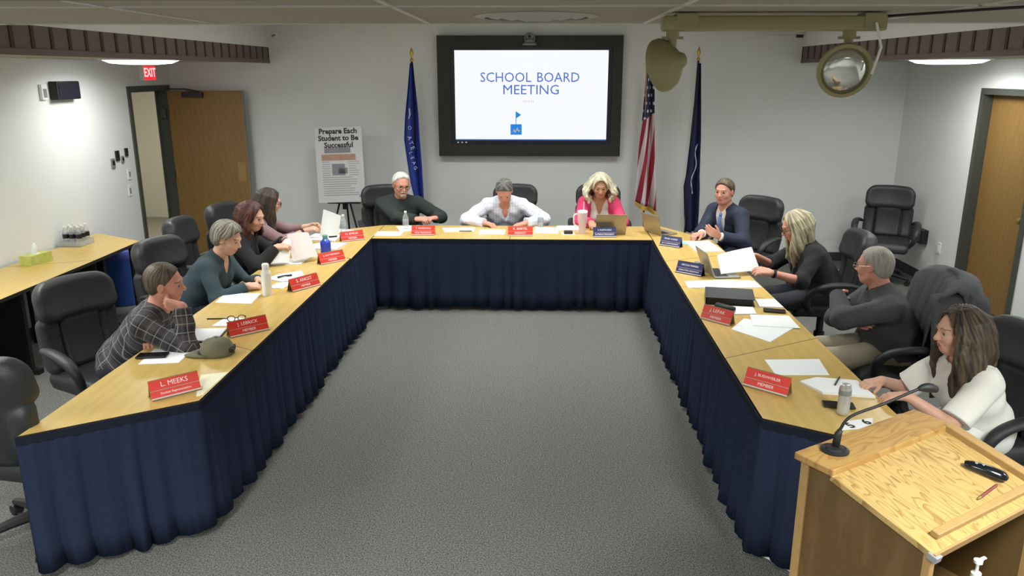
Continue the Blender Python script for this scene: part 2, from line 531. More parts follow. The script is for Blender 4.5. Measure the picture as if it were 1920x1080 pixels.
def fmesh(name, V, Q, mats, parent=None, loc=None, origin=(0, 0, 0), mi=None, pat=None):
    me = bpy.data.meshes.new(name)
    V = V - np.array(origin)
    me.vertices.add(len(V)); me.vertices.foreach_set('co', V.astype(np.float32).ravel())
    me.loops.add(len(Q) * 4); me.loops.foreach_set('vertex_index', Q.astype(np.int32).ravel())
    me.polygons.add(len(Q)); me.polygons.foreach_set('loop_start', np.arange(0, len(Q) * 4, 4, dtype=np.int32))
    me.polygons.foreach_set('loop_total', np.full(len(Q), 4, np.int32))
    me.polygons.foreach_set('use_smooth', np.ones(len(Q), bool))
    if mi is not None: me.polygons.foreach_set('material_index', mi.astype(np.int32))
    for m in mats: me.materials.append(m)
    me.update(calc_edges=True)
    if pat is not None:
        at = me.attributes.new('pat', 'FLOAT_VECTOR', 'POINT'); at.data.foreach_set('vector', pat.astype(np.float32).ravel())
    me.validate()
    return link(bpy.data.objects.new(name, me), parent, loc)

def sculpt(name, prims, h, mats, parent=None, loc=None, pad=0.03, noise=None, cuts=()):
    lo = np.min([p[0][1] for p in prims], 0) - pad; hi = np.max([p[0][2] for p in prims], 0) + pad
    f = Fld(lo, hi, h)
    for p, k in prims: f.add(p, k)
    for p, k in cuts: f.cut(p, k)
    if noise: f.noise(noise)
    V, Q = f.mesh()
    return fmesh(name, V, Q, mats, parent, loc)
# ---------------------------------------------------------------- room shell
bm = B(); bx(bm, -7.0, XR + .15, YF - .15, 13.0, -0.1, 0)
struct('floor', bm, M['carpet'])
DL0, DL1, DR0, DR1, DH = 9.0, 9.93, 7.335, 8.28, 2.14
bm = B()
bx(bm, XL - .14, XL, YF, DL0, 0, 3.1); bx(bm, XL - .14, XL, DL0, DL1, DH, 3.1); bx(bm, XL - .14, XL, DL1, YB + .1, 0, 3.1)
struct('wall_left', bm, M['wall'])
bm = B()
bx(bm, XR, XR + .14, YF, DR0, 0, 3.1); bx(bm, XR, XR + .14, DR0, DR1, DH, 3.1); bx(bm, XR, XR + .14, DR1, YB + .1, 0, 3.1)
struct('wall_right', bm, M['wall'])
bm = B(); bx(bm, XL, XR, YB, YB + .12, 0, 3.1)
struct('wall_back', bm, M['wall'])
bm = B(); bx(bm, XL - .14, XR + .14, YF - .12, YF, 0, 3.1)
struct('wall_front', bm, M['wall'])
# hall beyond the open door
bm = B(); bx(bm, -6.75, -6.6, 6.5, 13, 0, 2.8); bx(bm, -6.6, XL - .14, 12.9, 13, 0, 2.8); bx(bm, -6.6, XL - .14, 6.5, 6.6, 0, 2.8); bx(bm, XL - .16, XL - .14, 10.2, 13, 0, 2.8)
struct('wall_hall', bm, M['hall'])
bm = B(); bx(bm, -6.75, XL - .14, 6.5, 13, 2.6, 2.7); struct('ceiling_hall', bm, M['ceil'])
bm = B(); bx(bm, -6.6, -6.58, 6.6, 12.9, 0, .11); struct('baseboard_hall', bm, M['base'])
bm = B(); bx(bm, -6.6, XL - .14, 6.6, 12.9, 0, .004); struct('floor_hall', bm, M['hallfloor'])
area('hall_light', (-5.7, 10.4, 2.55), 0.6, 26, (1, .98, .92), sy=1.2)
# ceilings
bm = B()
bx(bm, XL, XR, YF, YN, ZN, ZN + .02)
bx(bm, XL, XR, YN - .02, YN, ZN, ZT)
struct('ceiling_near', bm, M['ceil'])
bm = B(); bx(bm, FXL, FXR, YN, YB, ZT, ZT + .05)
struct('ceiling_tray', bm, M['ceil'])
bm = B(); bx(bm, FXL - .03, FXL, YN, YB, 2.645, ZT + .05); struct('trim_7', bm, M['wall'])
bm = B(); bx(bm, FXR, FXR + .03, YN, YB, 2.645, ZT + .05); struct('trim_8', bm, M['wall'])
bm = B(); bx(bm, XL, FXL - .03, YN, YB, ZS, ZS + .03); struct('ceiling_left', bm, M['ceil'])
bm = B(); bx(bm, FXR + .03, XR, YN, YB, ZS, ZS + .03); struct('ceiling_right', bm, M['ceil'])
# fascia bands with dark grooves
def fascia(name, x, s):
    bm = B()
    bx(bm, x - .03 * (s < 0), x + .03 * (s > 0), YN, YB, 2.465, 2.645)
    y = YN + .12
    while y < YB:
        bx(bm, x - s * .007, x + s * .002, y, y + .035, 2.50, 2.643, mi=1)
        y += .215
    bx(bm, x - s * .012, x + s * .001, YN, YB, 2.455, 2.495)
    struct(name, bm, M['fascia'], mats=[M['fascia'], M['groove']])
fascia('trim_1', FXL, -1)
fascia('trim_2', FXR, 1)
# ceiling bars and the low beam
bm = B()
for x in (-4.27, -3.05, -1.83, -.61, .61, 1.83, 3.05, 4.27): bx(bm, x - .012, x + .012, YF, YN, ZN - .006, ZN + .002)
for y in (YN - .012, 3.5, 2.28, 1.06, -.16, -1.38, -2.6): bx(bm, XL, XR, y - .012, y + .012, ZN - .006, ZN + .002)
struct('trim_3', bm, M['tbar'])
bm = B(); bx(bm, XL, 1.6, 2.5, 2.98, ZN - .022, ZN - .004); struct('trim_4', bm, M['beam'])
# baseboards
bm = B(); bx(bm, XL, XR, YB - .012, YB, 0, .11); struct('baseboard_back', bm, M['base'])
bm = B(); bx(bm, XL, XL + .012, YF, 8.95, 0, .11); struct('baseboard_left', bm, M['base'])
bm = B(); bx(bm, XR - .012, XR, YF, 7.28, 0, .11); bx(bm, XR - .012, XR, 8.335, YB, 0, .11); struct('baseboard_right', bm, M['base'])

# ---------------------------------------------------------------- doors
def door_frame(name, X, s, y0, y1):
    """s=+1: room lies towards +X"""
    bm = B()
    xs = sorted((X - s * .15, X + s * .02))
    for a, b in ((y0 - .055, y0 + .006), (y1 - .006, y1 + .055)): bx(bm, xs[0], xs[1], a, b, 0, DH)
    bx(bm, xs[0], xs[1], y0 - .055, y1 + .055, DH - .006, DH + .055)
    st = X - s * .135
    for a, b in ((y0 + .004, y0 + .02), (y1 - .02, y1 - .004)): bx(bm, st - .01, st + .01, a, b, 0, DH - .004)
    bx(bm, st - .01, st + .01, y0 + .02, y1 - .02, DH - .02, DH - .004)
    return struct(name, bm, M['frame'])
door_frame('trim_5', XL, 1, DL0, DL1)
door_frame('trim_6', XR, -1, DR0, DR1)
d1 = empty('door_1', (XL + .03, 9.92, 0), kind='structure')
W = .94
bm = B(); bx(bm, 0, W, -.05, -.006, .01, 2.13); o = obj('door_leaf', bm, M['door'], d1)
bm = B(); bx(bm, W, W + .004, -.05, -.006, .01, 2.13); obj('door_edge', bm, M['grey'], d1)
bm = B(); bx(bm, W - .13, W - .03, -.054, -.05, 1.02, 1.26, .001); obj('push_plate', bm, M['oaktrim'], d1)
bm = B(); bx(bm, .2, .46, -.1, -.05, 2.05, 2.11, .004); tube(bm, [(.42, -.08, 2.12), (.3, -.2, 2.15), (.02, -.06, 2.15)], .01); obj('door_closer', bm, M['steel'], d1)
for z in (.25, 1.1, 1.9):
    bm = B(); lathe(bm, [(.009, -.05), (.009, .05)], (-.004, -.055, z), 10); obj('hinge', bm, M['steel'], d1)
d1.rotation_euler = (0, 0, R(-1.2))
bm = B(); box(bm, (-.08, -.02, 1.85), (.06, .03, .12), None, .004); obj('strike_box', bm, M['frame'], d1)
d2 = empty('door_2', (XR + .10, DR0, 0), kind='structure')
bm = B(); bx(bm, -.022, .022, .01, DR1 - DR0 - .01, .01, DH - .010); obj('door_leaf', bm, M['door'], d2)
bm = B(); lathe(bm, [(.028, 0), (.028, .006), (.012, .01), (.012, .035), (.022, .042), (.03, .055), (.026, .07), (.01, .075)], (-.022, .09, 1.0), 20, (-1, 0, 0)); obj('knob', bm, M['brass'], d2, smooth=40)
bm = B(); bx(bm, -.026, -.022, .33, .39, 2.06, 2.08); obj('door_plate', bm, M['white'], d2)

# ---------------------------------------------------------------- ceiling lights
def disc_light(x, y, z, label, r=.34):
    t = empty('ceiling_light', (x, y, z), 0, label, 'ceiling light', 'round ceiling lights')
    bm = B(); lathe(bm, [(r + .03, 0), (r + .03, -.012), (r, -.014), (r, 0)], (0, 0, 0), 36); obj('trim_ring', bm, M['tbar'], t)
    bm = B(); lathe(bm, [(r * .45, -.05), (r * .8, -.04), (r, -.012)], (0, 0, 0), 36); obj('diffuser', bm, M['panel'], t)
    area('disc_glow', (x, y, z - .06), .5, 12, LW, 168)
LB = ['in the low ceiling beside the exit sign', 'low at the left edge below the wooden fascia', 'in the low left ceiling nearest the camera',
      'in front of the right-hand wooden door', 'at the right edge of the picture', 'in the low right ceiling nearest the camera']
for (x, y), s in zip(SIDE_DISCS, LB):
    disc_light(x, y, ZS if y > YN else ZN, 'round white glowing ceiling light ' + s)
disc_light(-3.62, 4.35, ZN, 'round white ceiling light above the wooden fascia at the top left corner', .3)
def panel_light(x, y, z, label, p, sp):
    t = empty('panel_light', (x, y, z), 0, label, 'ceiling light', 'square ceiling panels')
    bm = B()
    for a, b, c, d in ((-.3, .3, -.3, -.28), (-.3, .3, .28, .3), (-.3, -.28, -.28, .28), (.28, .3, -.28, .28)): bx(bm, a, b, c, d, -.02, 0)
    obj('frame', bm, M['tbar'], t)
    bm = B(); bx(bm, -.28, .28, -.28, .28, -.012, -.002); obj('diffuser', bm, M['panel'], t)
    area('panel_glow', (x, y, z - .035), .56, p, LW, sp)
for x, y in NEAR_PANELS: panel_light(x, y, ZN, 'square ceiling light panel in the ceiling near the camera', 52, 142)
for x, y in ADDED_TRAY_PANELS: panel_light(x, y, ZT, 'unseen square light panel added in the raised ceiling over the tables', 12, 118)

# round air diffuser in the near ceiling
t = empty('air_diffuser', (0.0, 4.15, ZN), 0, 'round white air diffuser in the ceiling in front of the screen', 'air vent')
for k, r in enumerate((.31, .24, .17, .10)):
    bm = B(); lathe(bm, [(r - .045, -.001), (r - .05, -.012 - .006 * k), (r, -.004 - .004 * k), (r, -.001)], (0, 0, 0), 40); obj('ring', bm, M['diffgrey'], t, smooth=40)

# emergency light bar hung under the near ceiling
t = empty('emergency_light', (1.12, 3.92, ZN), 0, 'olive twin-head emergency light bar hanging from the ceiling right of the screen', 'emergency light')
bm = B(); bx(bm, -.53, .50, -.05, .05, -.085, -.018, .012); obj('housing', bm, M['olive'], t, smooth=40)
for x in (-.42, .44):
    bm = B(); bx(bm, x - .05, x + .05, -.055, .055, -.075, -.006, .006); obj('end_bracket', bm, M['olive'], t)
for x in (-.478, .345):
    bm = B(); lathe(bm, [(.03, -.02), (.03, .02), (.018, .03)], (x, 0, -.10), 16); tube(bm, [(x, 0, -.1), (x, .005, -.16)], [.022, .02], 10)
    box(bm, (x, .0, -.115), (.10, .012, .012)); obj('swivel', bm, M['olive'], t, smooth=40)
def head(x, z, ax, lensed):
    a = Vector(ax).normalized()
    bm = B(); lathe(bm, [(.012, -.11), (.03, -.10), (.045, -.07), (.075, -.05), (.11, -.02), (.125, .01), (.125, .03), (.108, .032), (.105, .012)], (x, 0, z), 32, a)
    h = obj('lamp_head', bm, M['olive'], t, smooth=50)
    bm = B(); lathe(bm, [(.104, .012), (.09, .028), (.05, .036), (.01, .038)], (x, 0, z), 32, a); obj('lens', bm, M['lens'], h, smooth=50)
head(-.505, -.235, (-.75, .62, -.22), 0)
head(.335, -.26, (-.1, -.93, -.22), 1)
bm = B(); tube(bm, [(.44, -.06, -.05), (.47, -.07, -.16), (.44, -.07, -.28)], .006, 6); obj('test_cord', bm, M['white'], t)
bm = B(); tube(bm, [(1.62, 3.92, 2.6), (1.9, 3.6, 2.606), (2.3, 3.0, 2.606), (2.6, 2.4, 2.606)], .006, 6)
tag(obj('cable', bm, M['black']), 'thin black cable running along the ceiling from the emergency light', 'cable')
bm = B(); bx(bm, 2.78, 3.3, YB - .02, YB, 2.755, 2.772); bx(bm, 2.79, 2.81, YB - .03, YB, 2.75, 2.778); bx(bm, 3.12, 3.2, YB - .035, YB, 2.748, 2.782, mi=1); bx(bm, 3.27, 3.34, YB - .03, YB, 2.752, 2.775, mi=1)
tag(obj('wall_conduit', bm, None, mats=[M['white'], M['steel']]), 'thin white conduit strip high on the back wall behind the emergency light', 'conduit')
t = empty('wall_sensor', (-3.19, YB, 2.79), 0, 'tiny white sensor high on the back wall above the left wooden fascia end', 'sensor')
bm = B(); lathe(bm, [(.03, 0), (.03, .02), (.012, .03)], (0, 0, 0), 14, (0, -1, 0)); obj('body', bm, M['white'], t)
bm = B(); tube(bm, [(0, -.02, 0), (-.03, -.06, -.02)], .012, 8); obj('lens', bm, M['grey'], t)

# ---------------------------------------------------------------- wall screen
t = empty('wall_screen', (-.08, YB, 1.335), 0, 'large lit wall screen in a wide black surround reading SCHOOL BOARD MEETING', 'screen')
X0, X1, Z0, Z1 = -1.125, 1.13, 0, 1.44
a0, a1, b0, b1 = -.915, .957, .195, 1.27
bm = B()
bx(bm, X0, a0 - .05, -.1, 0, Z0, Z1); bx(bm, a1 + .05, X1, -.1, 0, Z0, Z1); bx(bm, a0 - .05, a1 + .05, -.1, 0, Z0, b0 - .05); bx(bm, a0 - .05, a1 + .05, -.1, 0, b1 + .03, Z1)
obj('surround', bm, M['tvframe'], t)
bm = B()
bx(bm, a0 - .05, a0, -.085, -.02, b0 - .05, b1 + .03); bx(bm, a1, a1 + .05, -.085, -.02, b0 - .05, b1 + .03); bx(bm, a0, a1, -.085, -.02, b0 - .05, b0); bx(bm, a0, a1, -.085, -.02, b1, b1 + .03)
obj('bezel', bm, M['bezel'], t)
bm = B(); bx(bm, a0, a1, -.07, -.02, b0, b1); s = obj('display', bm, M['screen'], t)
RX = Matrix.Rotation(PI / 2, 3, 'X')
def zz(y): return 2.602 - (y - 95) / 156.1 - 1.335
def xx(x): return (x - 853) / 151.1 - .993 + .08
text('slide_title', 'SCHOOL', .163, M['sblue'], s, (xx(947), -.071, zz(145)), RX, sx=.96); text('slide_title', 'BOARD', .163, M['sblue'], s, (xx(1044), -.071, zz(145)), RX, sx=.96)
text('slide_title', 'MEETING', .163, M['sblue'], s, (xx(994), -.071, zz(168)), RX, sx=1.04)
text('slide_date', '12.10.24', .04, M['sgrey'], s, (xx(989), -.071, zz(189)), RX)
bm = B(); bx(bm, xx(956), xx(977), -.0715, -.07, zz(252), zz(232)); bx(bm, xx(965.6), xx(966.8), -.0715, -.07, zz(232), zz(208))
vs = [bm.verts.new((xx(966.5), -.0715, zz(208))), bm.verts.new((xx(966.5), -.0715, zz(221))), bm.verts.new((xx(976), -.0715, zz(214)))]
bm.faces.new(vs)
obj('slide_logo', bm, M['slogo'], s)
bm = B()
P_ = [(959, 248), (963, 240), (965, 245), (969, 237), (971, 243), (975, 243), (972, 247), (968, 243), (965, 249), (962, 245)]
bm.faces.new([bm.verts.new((xx(x), -.072, zz(y))) for x, y in P_]); bmesh.ops.triangulate(bm, faces=bm.faces[:])
obj('slide_logo_mark', bm, M['letter'], s)
bm = B(); bx(bm, a0, a1, -.0712, -.07, b0, b0 + .012); obj('task_bar', bm, M['sbar'], s)
bm = B()
for x in (.02, .07, .12): bx(bm, a0 + x, a0 + x + .02, -.087, -.085, b0 - .035, b0 - .02)
obj('bezel_buttons', bm, M['letter'], t)
# small camera on the surround
t = empty('conference_camera', (-.08, YB - .13, 2.66), 0, 'small grey conference camera on the top edge of the black screen surround', 'camera')
bm = B(); lathe(bm, [(.085, 0), (.085, .02), (.06, .035), (.06, .06)], (0, 0, 0), 20); obj('base', bm, M['grey'], t, smooth=40)
for s_ in (-1, 1):
    bm = B(); box(bm, (s_ * .055, 0, .09), (.014, .06, .08), None, .004); obj('yoke', bm, M['grey'], t)
bm = B(); lathe(bm, [(.02, -.05), (.045, -.035), (.05, 0), (.045, .03), (.03, .045)], (0, 0, .1), 20, (0, -1, -.15)); h = obj('camera_head', bm, M['grey'], t, smooth=50)
bm = B(); lathe(bm, [(.022, .04), (.022, .052), (.01, .056)], (0, 0, .1), 16, (0, -1, -.15)); obj('lens', bm, M['gloss'], h)

# ---------------------------------------------------------------- tables
def li(y): return -1.70 + .06 * (y - 3.67) / 4.06
def lo(y): return -2.366 + .045 * (y - 3.24) / 4.2
def ri(y): return 1.105 + .06 * (y - 3.54) / 4.2
def ro(y): return 1.775
G = .003
def shrink(P, g=G):
    c = Vector((sum(p[0] for p in P) / len(P), sum(p[1] for p in P) / len(P)))
    return [tuple(Vector(p) - (Vector(p) - c).normalized() * g) for p in P]
def trap_table(pts, label, top='table', group='wooden meeting tables', legm='steel'):
    cx = sum(p[0] for p in pts) / len(pts); cy = sum(p[1] for p in pts) / len(pts)
    L = shrink([(p[0] - cx, p[1] - cy) for p in pts])
    t = empty('trapezoid_table', (cx, cy, 0), 0, label, 'table', group)
    bm = B(); prism(bm, L, TZ - .028, TZ, 0, 1)
    obj('tabletop', bm, None, t, mats=[M[top], M['edge']])
    k = [(p[0] * .8, p[1] * .8) for p in L]
    if len(k) > 4: k = [k[0], k[1], k[2], k[-1]]
    for p in k:
        bm = B(); tube(bm, [(p[0], p[1], 0), (p[0], p[1], TZ - .028)], .018, 10); obj('leg', bm, M[legm], t, smooth=60)
    return t
LT = [([(lo(3.24), 3.24), (li(3.67), 3.67), (li(4.42), 4.42), (lo(4.82), 4.82)], 'maple topped trapezoid table at the near end of the left row'),
      ([(li(4.42), 4.42), (li(6.0), 6.0), (lo(5.6), 5.6), (lo(4.82), 4.82)], 'maple topped trapezoid table with the white flask, in the left row'),
      ([(li(6.0), 6.0), (li(6.84), 6.84), (lo(7.22), 7.22), (lo(5.6), 5.6)], 'maple topped trapezoid table under the black-clothed woman\'s papers, left row'),
      ([(-1.642, 6.84), (-1.642, 7.733), (-1.642, 8.45), (-1.95, 8.25), (-2.2, 7.9), (-2.32, 7.22)], 'maple topped corner table where the left row meets the back row'),
      ([(-1.64, 7.733), (-.25, 7.733), (-.25, 8.45), (-1.64, 8.45)], 'maple topped table of the back row in front of the white-haired man'),
      ([(-.25, 7.733), (1.175, 7.733), (1.175, 8.45), (-.25, 8.45)], 'maple topped table of the back row in front of the pink blazer'),
      ([(ri(3.54), 3.54), (ro(0), 3.14), (ro(0), 4.75), (ri(4.37), 4.37)], 'maple topped trapezoid table at the near end of the right row with the silver can'),
      ([(ri(4.37), 4.37), (ro(0), 4.75), (ro(0), 5.6), (ri(5.98), 5.98)], 'maple topped trapezoid table with the black binder, in the right row'),
      ([(ri(5.98), 5.98), (ro(0), 5.6), (ro(0), 7.11), (ri(6.82), 6.82)], 'maple topped trapezoid table with the open laptop of the blonde woman, right row'),
      ([(ri(6.82), 6.82), (ro(0), 7.11), (1.77, 7.75), (1.37, 8.45), (1.18, 8.45), (1.177, 7.733)], 'maple topped corner table where the right row meets the back row')]
for P_, lab in LT: trap_table(P_, lab)
for P_, lab in [([(-3.905, 6.71), (-3.905, 7.54), (-4.54, 7.92), (-4.54, 6.45)], 'maple side table with cut corner against the left wall beside the doorway'),
                ([(-3.93, 5.0), (-3.905, 6.71), (-4.54, 6.45), (-4.54, 5.3)], 'maple side table against the left wall carrying the tissue box')]:
    t = trap_table(P_, lab, group='side tables on the left wall', legm='black')
    cx, cy = t.location.x, t.location.y
    for y in (min(p[1] for p in P_) + .42, max(p[1] for p in P_) - .86):
        bm = B(); bx(bm, -.2, .2, y - cy - .02, y - cy + .02, .03, TZ - .03); bx(bm, -.26, .26, y - cy - .03, y - cy + .03, 0, .04); obj('leg_panel', bm, M['black'], t)

# pleated skirting clipped round the inside of the tables
def skirt(label, path, seed, amp=.05, flip=1):
    rnd = random.Random(seed)
    pts = [Vector((x, y)) for x, y in path]
    seg = [(b - a).length for a, b in zip(pts, pts[1:])]
    tot = sum(seg); n = int(tot / .011)
    ph = 0.0
    rows = [0, .015, .05, .12, .25, .42, .6, .8, 1.0]
    grid = []
    wl = .13; nxt = 0; a_ = 1
    for i in range(n + 1):
        s_ = tot * i / n; d = s_; k = 0
        while k < len(seg) - 1 and d > seg[k]: d -= seg[k]; k += 1
        dr = (pts[k + 1] - pts[k]).normalized()
        p = pts[k] + dr * d
        nr = Vector((dr.y, -dr.x)) * flip
        for kk in range(len(seg)):     # blend normals at corners
            pass
        if k > 0 and d < .05:
            d0 = (pts[k] - pts[k - 1]).normalized(); n0 = Vector((d0.y, -d0.x)) * flip; w = .5 + d / .1; nr = (nr * w + n0 * (1 - w)).normalized()
        if k < len(seg) - 1 and seg[k] - d < .05:
            d0 = (pts[k + 2] - pts[k + 1]).normalized(); n0 = Vector((d0.y, -d0.x)) * flip; w = .5 + (seg[k] - d) / .1; nr = (nr * w + n0 * (1 - w)).normalized()
        if s_ >= nxt:
            wl = rnd.uniform(.085, .2); nxt = s_ + wl; a_ = rnd.uniform(.6, 1.25); st = s_
        u = (s_ - st) / wl
        big = (math.sin(PI * u) ** .7) * a_
        fine = .5 + .5 * math.sin(2 * PI * s_ / .055 + 2 * math.sin(s_ * 9))
        c = []
        for v in rows:
            z = (TZ - .006) * (1 - v) + .025 * v
            off = .006 + (.006 * fine) * (1 - v) ** 2 + (v ** .7) * amp * (big + .10 * fine) * (.55 + .45 * v) + .006 * v
            if v <= .015: off = .006
            c.append((p.x + nr.x * off, p.y + nr.y * off, z + (0.012 * math.sin(s_ * 7 + 1.5 * math.sin(s_ * 2.3)) + .008 if v == 1 else 0)))
        grid.append(c)
    bm = B()
    V = [[bm.verts.new(q) for q in c] for c in grid]
    for a, b in zip(V, V[1:]):
        for j in range(len(rows) - 1): bm.faces.new((a[j], a[j + 1], b[j + 1], b[j]))
    t = obj('table_skirt', bm, M['skirt'], smooth=180)
    md = t.modifiers.new('cloth', 'SOLIDIFY'); md.thickness = .002
    tag(t, label, 'table skirt')
    bm = B(); hb = []
    for c in grid[::3] + [grid[-1]]:
        hb.append(c[0])
    Vh = []
    for i, q in enumerate(hb):
        a = hb[max(i - 1, 0)]; b = hb[min(i + 1, len(hb) - 1)]
        dr = Vector((b[0] - a[0], b[1] - a[1])).normalized(); nr = Vector((dr.y, -dr.x)) * flip * .006
        zt = TZ - .004 + .002 * rnd.random()
        Vh.append([bm.verts.new((q[0] - nr.x * .4, q[1] - nr.y * .4, zt)), bm.verts.new((q[0] + nr.x, q[1] + nr.y, zt)), bm.verts.new((q[0] + nr.x * 1.4, q[1] + nr.y * 1.4, TZ - .042))])
    for a, b in zip(Vh, Vh[1:]):
        for j in range(2): bm.faces.new((a[j], a[j + 1], b[j + 1], b[j]))
    obj('header_band', bm, M['velcro'], t)
    return t
skirt('navy pleated cloth skirt hanging round the left row of tables', [(-2.375, 3.235), (-1.702, 3.665), (-1.642, 7.72)], 3)
skirt('navy pleated cloth skirt hanging in front of the back row of tables', [(-1.632, 7.73), (1.165, 7.73)], 5)
skirt('navy pleated cloth skirt hanging round the right row of tables', [(1.167, 7.72), (1.103, 3.535), (1.76, 3.135)], 9)
# ---------------------------------------------------------------- office chairs
HC = 0.009
def back_frame():
    a = R(11)
    return np.array([[1, 0, 0], [0, math.cos(a), math.sin(a)], [0, -math.sin(a), math.cos(a)]])
def pad(hx, hz, th, rc_, c, Rm, warp):
    c = np.array(c, float); m = .36; r = th * .85
    def fn(P):
        x, y, z = P[0] - c[0], P[1] - c[1], P[2] - c[2]
        q = warp(*[(x * Rm[i][0] + y * Rm[i][1] + z * Rm[i][2]) for i in range(3)])
        ax = np.abs(q[0]) - (hx - rc_); az = np.abs(q[2]) - (hz - rc_)
        d2 = np.sqrt(np.maximum(ax, 0) ** 2 + np.maximum(az, 0) ** 2) + np.minimum(np.maximum(ax, az), 0) - rc_
        a = d2 + r; b = np.abs(q[1]) - th + r
        return np.sqrt(np.maximum(a, 0) ** 2 + np.maximum(b, 0) ** 2) + np.minimum(np.maximum(a, b), 0) - r
    return fn, c - m, c + m
def make_chair():
    t = empty('office_chair', (0, 0, 0))
    Rm = back_frame()
    up = Rm[2]; fw = Rm[1]
    o = np.array([0, -.2, .5])
    wp = lambda x, y, z: (x, y - 1.0 * x * x + .035 * np.cos(z * 7) - .02, z)
    def part(x, u, hx, hu, th, r, y=0.0): return rbox(o + up * u + fw * y + np.array([x, 0, 0]), (hx, th, hu), r, Rm, wp)
    pr = [(part(0, .25, .24, .27, .022, .02, -.035), .02)]
    pr += [(pad(.262, .135, .066, .10, o + up * .455 + fw * .012, Rm, lambda x, y, z: (x, y - x * x - .02 + .035 * np.cos((z) * 7), z + .35 * x * x)), .012)]
    pr += [(part(0, .17, .135, .17, .05, .035, .0), .006), (part(-.2, .17, .062, .18, .058, .045, .012), .006), (part(.2, .17, .062, .18, .058, .045, .012), .006)]
    sculpt('backrest', pr, HC, [M['leather']], t)
    ws = lambda x, y, z: (x, y, z + .25 * x * x * 0 + .5 * np.maximum(y - .12, 0) ** 2 * 4)
    pr = [(rbox((0, .03, .425), (.25, .25, .03), .025), .01), (rbox((0, .03, .462), (.262, .262, .05), .045, None, ws), .01)]
    cuts = []
    sculpt('seat', pr, HC, [M['leather']], t)
    for s in (-1, 1):
        bm = B(); tube(bm, [(s * .27, -.21, .66), (s * .31, -.1, .695), (s * .325, .05, .69), (s * .325, .16, .655), (s * .315, .215, .58), (s * .29, .2, .49), (s * .24, .14, .43)],
                       [.022, .036, .04, .038, .03, .026, .02], 12, ((0, 0, 1), .62), sub=2); obj('armrest', bm, M['leather'], t, smooth=180)
    bm = B(); bx(bm, -.1, .1, -.14, .16, .36, .4, .01); lathe(bm, [(.045, .1), (.045, .2), (.03, .21), (.03, .36)], (0, 0, 0), 16); tube(bm, [(.08, .05, .37), (.27, .06, .365)], .008, 6)
    obj('column', bm, M['plastic'], t, smooth=40)
    bm = B(); lathe(bm, [(.05, .07), (.055, .13), (.04, .14)], (0, 0, 0), 16)
    for k in range(5):
        a = 2 * PI * k / 5 + .3; c, s_ = math.cos(a), math.sin(a)
        tube(bm, [(.03 * c, .03 * s_, .115), (.18 * c, .18 * s_, .10), (.31 * c, .31 * s_, .075)], [.032, .026, .018], 8)
    obj('star_base', bm, M['plastic'], t, smooth=40)
    for k in range(5):
        a = 2 * PI * k / 5 + .3; c, s_ = math.cos(a), math.sin(a)
        bm = B()
        for d in (-.016, .016): lathe(bm, [(.012, -.009), (.028, -.008), (.03, 0), (.028, .008), (.012, .009)], (.31 * c - s_ * d, .31 * s_ + c * d, .03), 14, (-s_, c, 0))
        tube(bm, [(.31 * c, .31 * s_, .03), (.31 * c, .31 * s_, .078)], .01, 8)
        obj('caster', bm, M['plastic'], t, smooth=40)
    return t
proto_chair = make_chair()
CH = [((-2.57, 3.64), 80, 'black leather office chair at the bottom left corner, seen from behind'),
      ((-2.77, 4.72), -28, 'black leather high-back chair behind the man in the plaid shirt'),
      ((-2.76, 5.98), -16, 'black leather chair behind the woman in the dark teal top'),
      ((-2.97, 6.95), 2, 'black leather chair behind the woman with auburn hair'),
      ((-2.9, 7.72), -12, 'black leather chair under the woman in the mauve top'),
      ((-1.68, 8.92), -66, 'black leather chair behind the white-haired man in black'),
      ((-.24, 9.0), -92, 'black leather chair behind the person in the white shirt'),
      ((.74, 9.02), -90, 'black leather chair behind the woman in the pink blazer'),
      ((2.22, 8.22), 220, 'black leather chair behind the man in the navy suit'),
      ((2.45, 6.52), 176, 'black leather chair behind the blonde woman in black'),
      ((2.42, 4.98), 168, 'black leather chair under the man in the grey pullover, a coat over its back'),
      ((2.36, 3.95), 193, 'black leather chair under the woman in the white top'),
      ((4.02, 9.02), 244, 'empty black leather high-back chair standing alone in the right back corner')]
chairs = []
for i, ((x, y), a, lab) in enumerate(CH):
    o = proto_chair if i == 0 else copy_tree(proto_chair)
    o.location = (x, y, 0); o.rotation_euler = (0, 0, R(a - 90))
    tag(o, lab, 'chair', 'black leather office chairs')
    chairs.append(o)

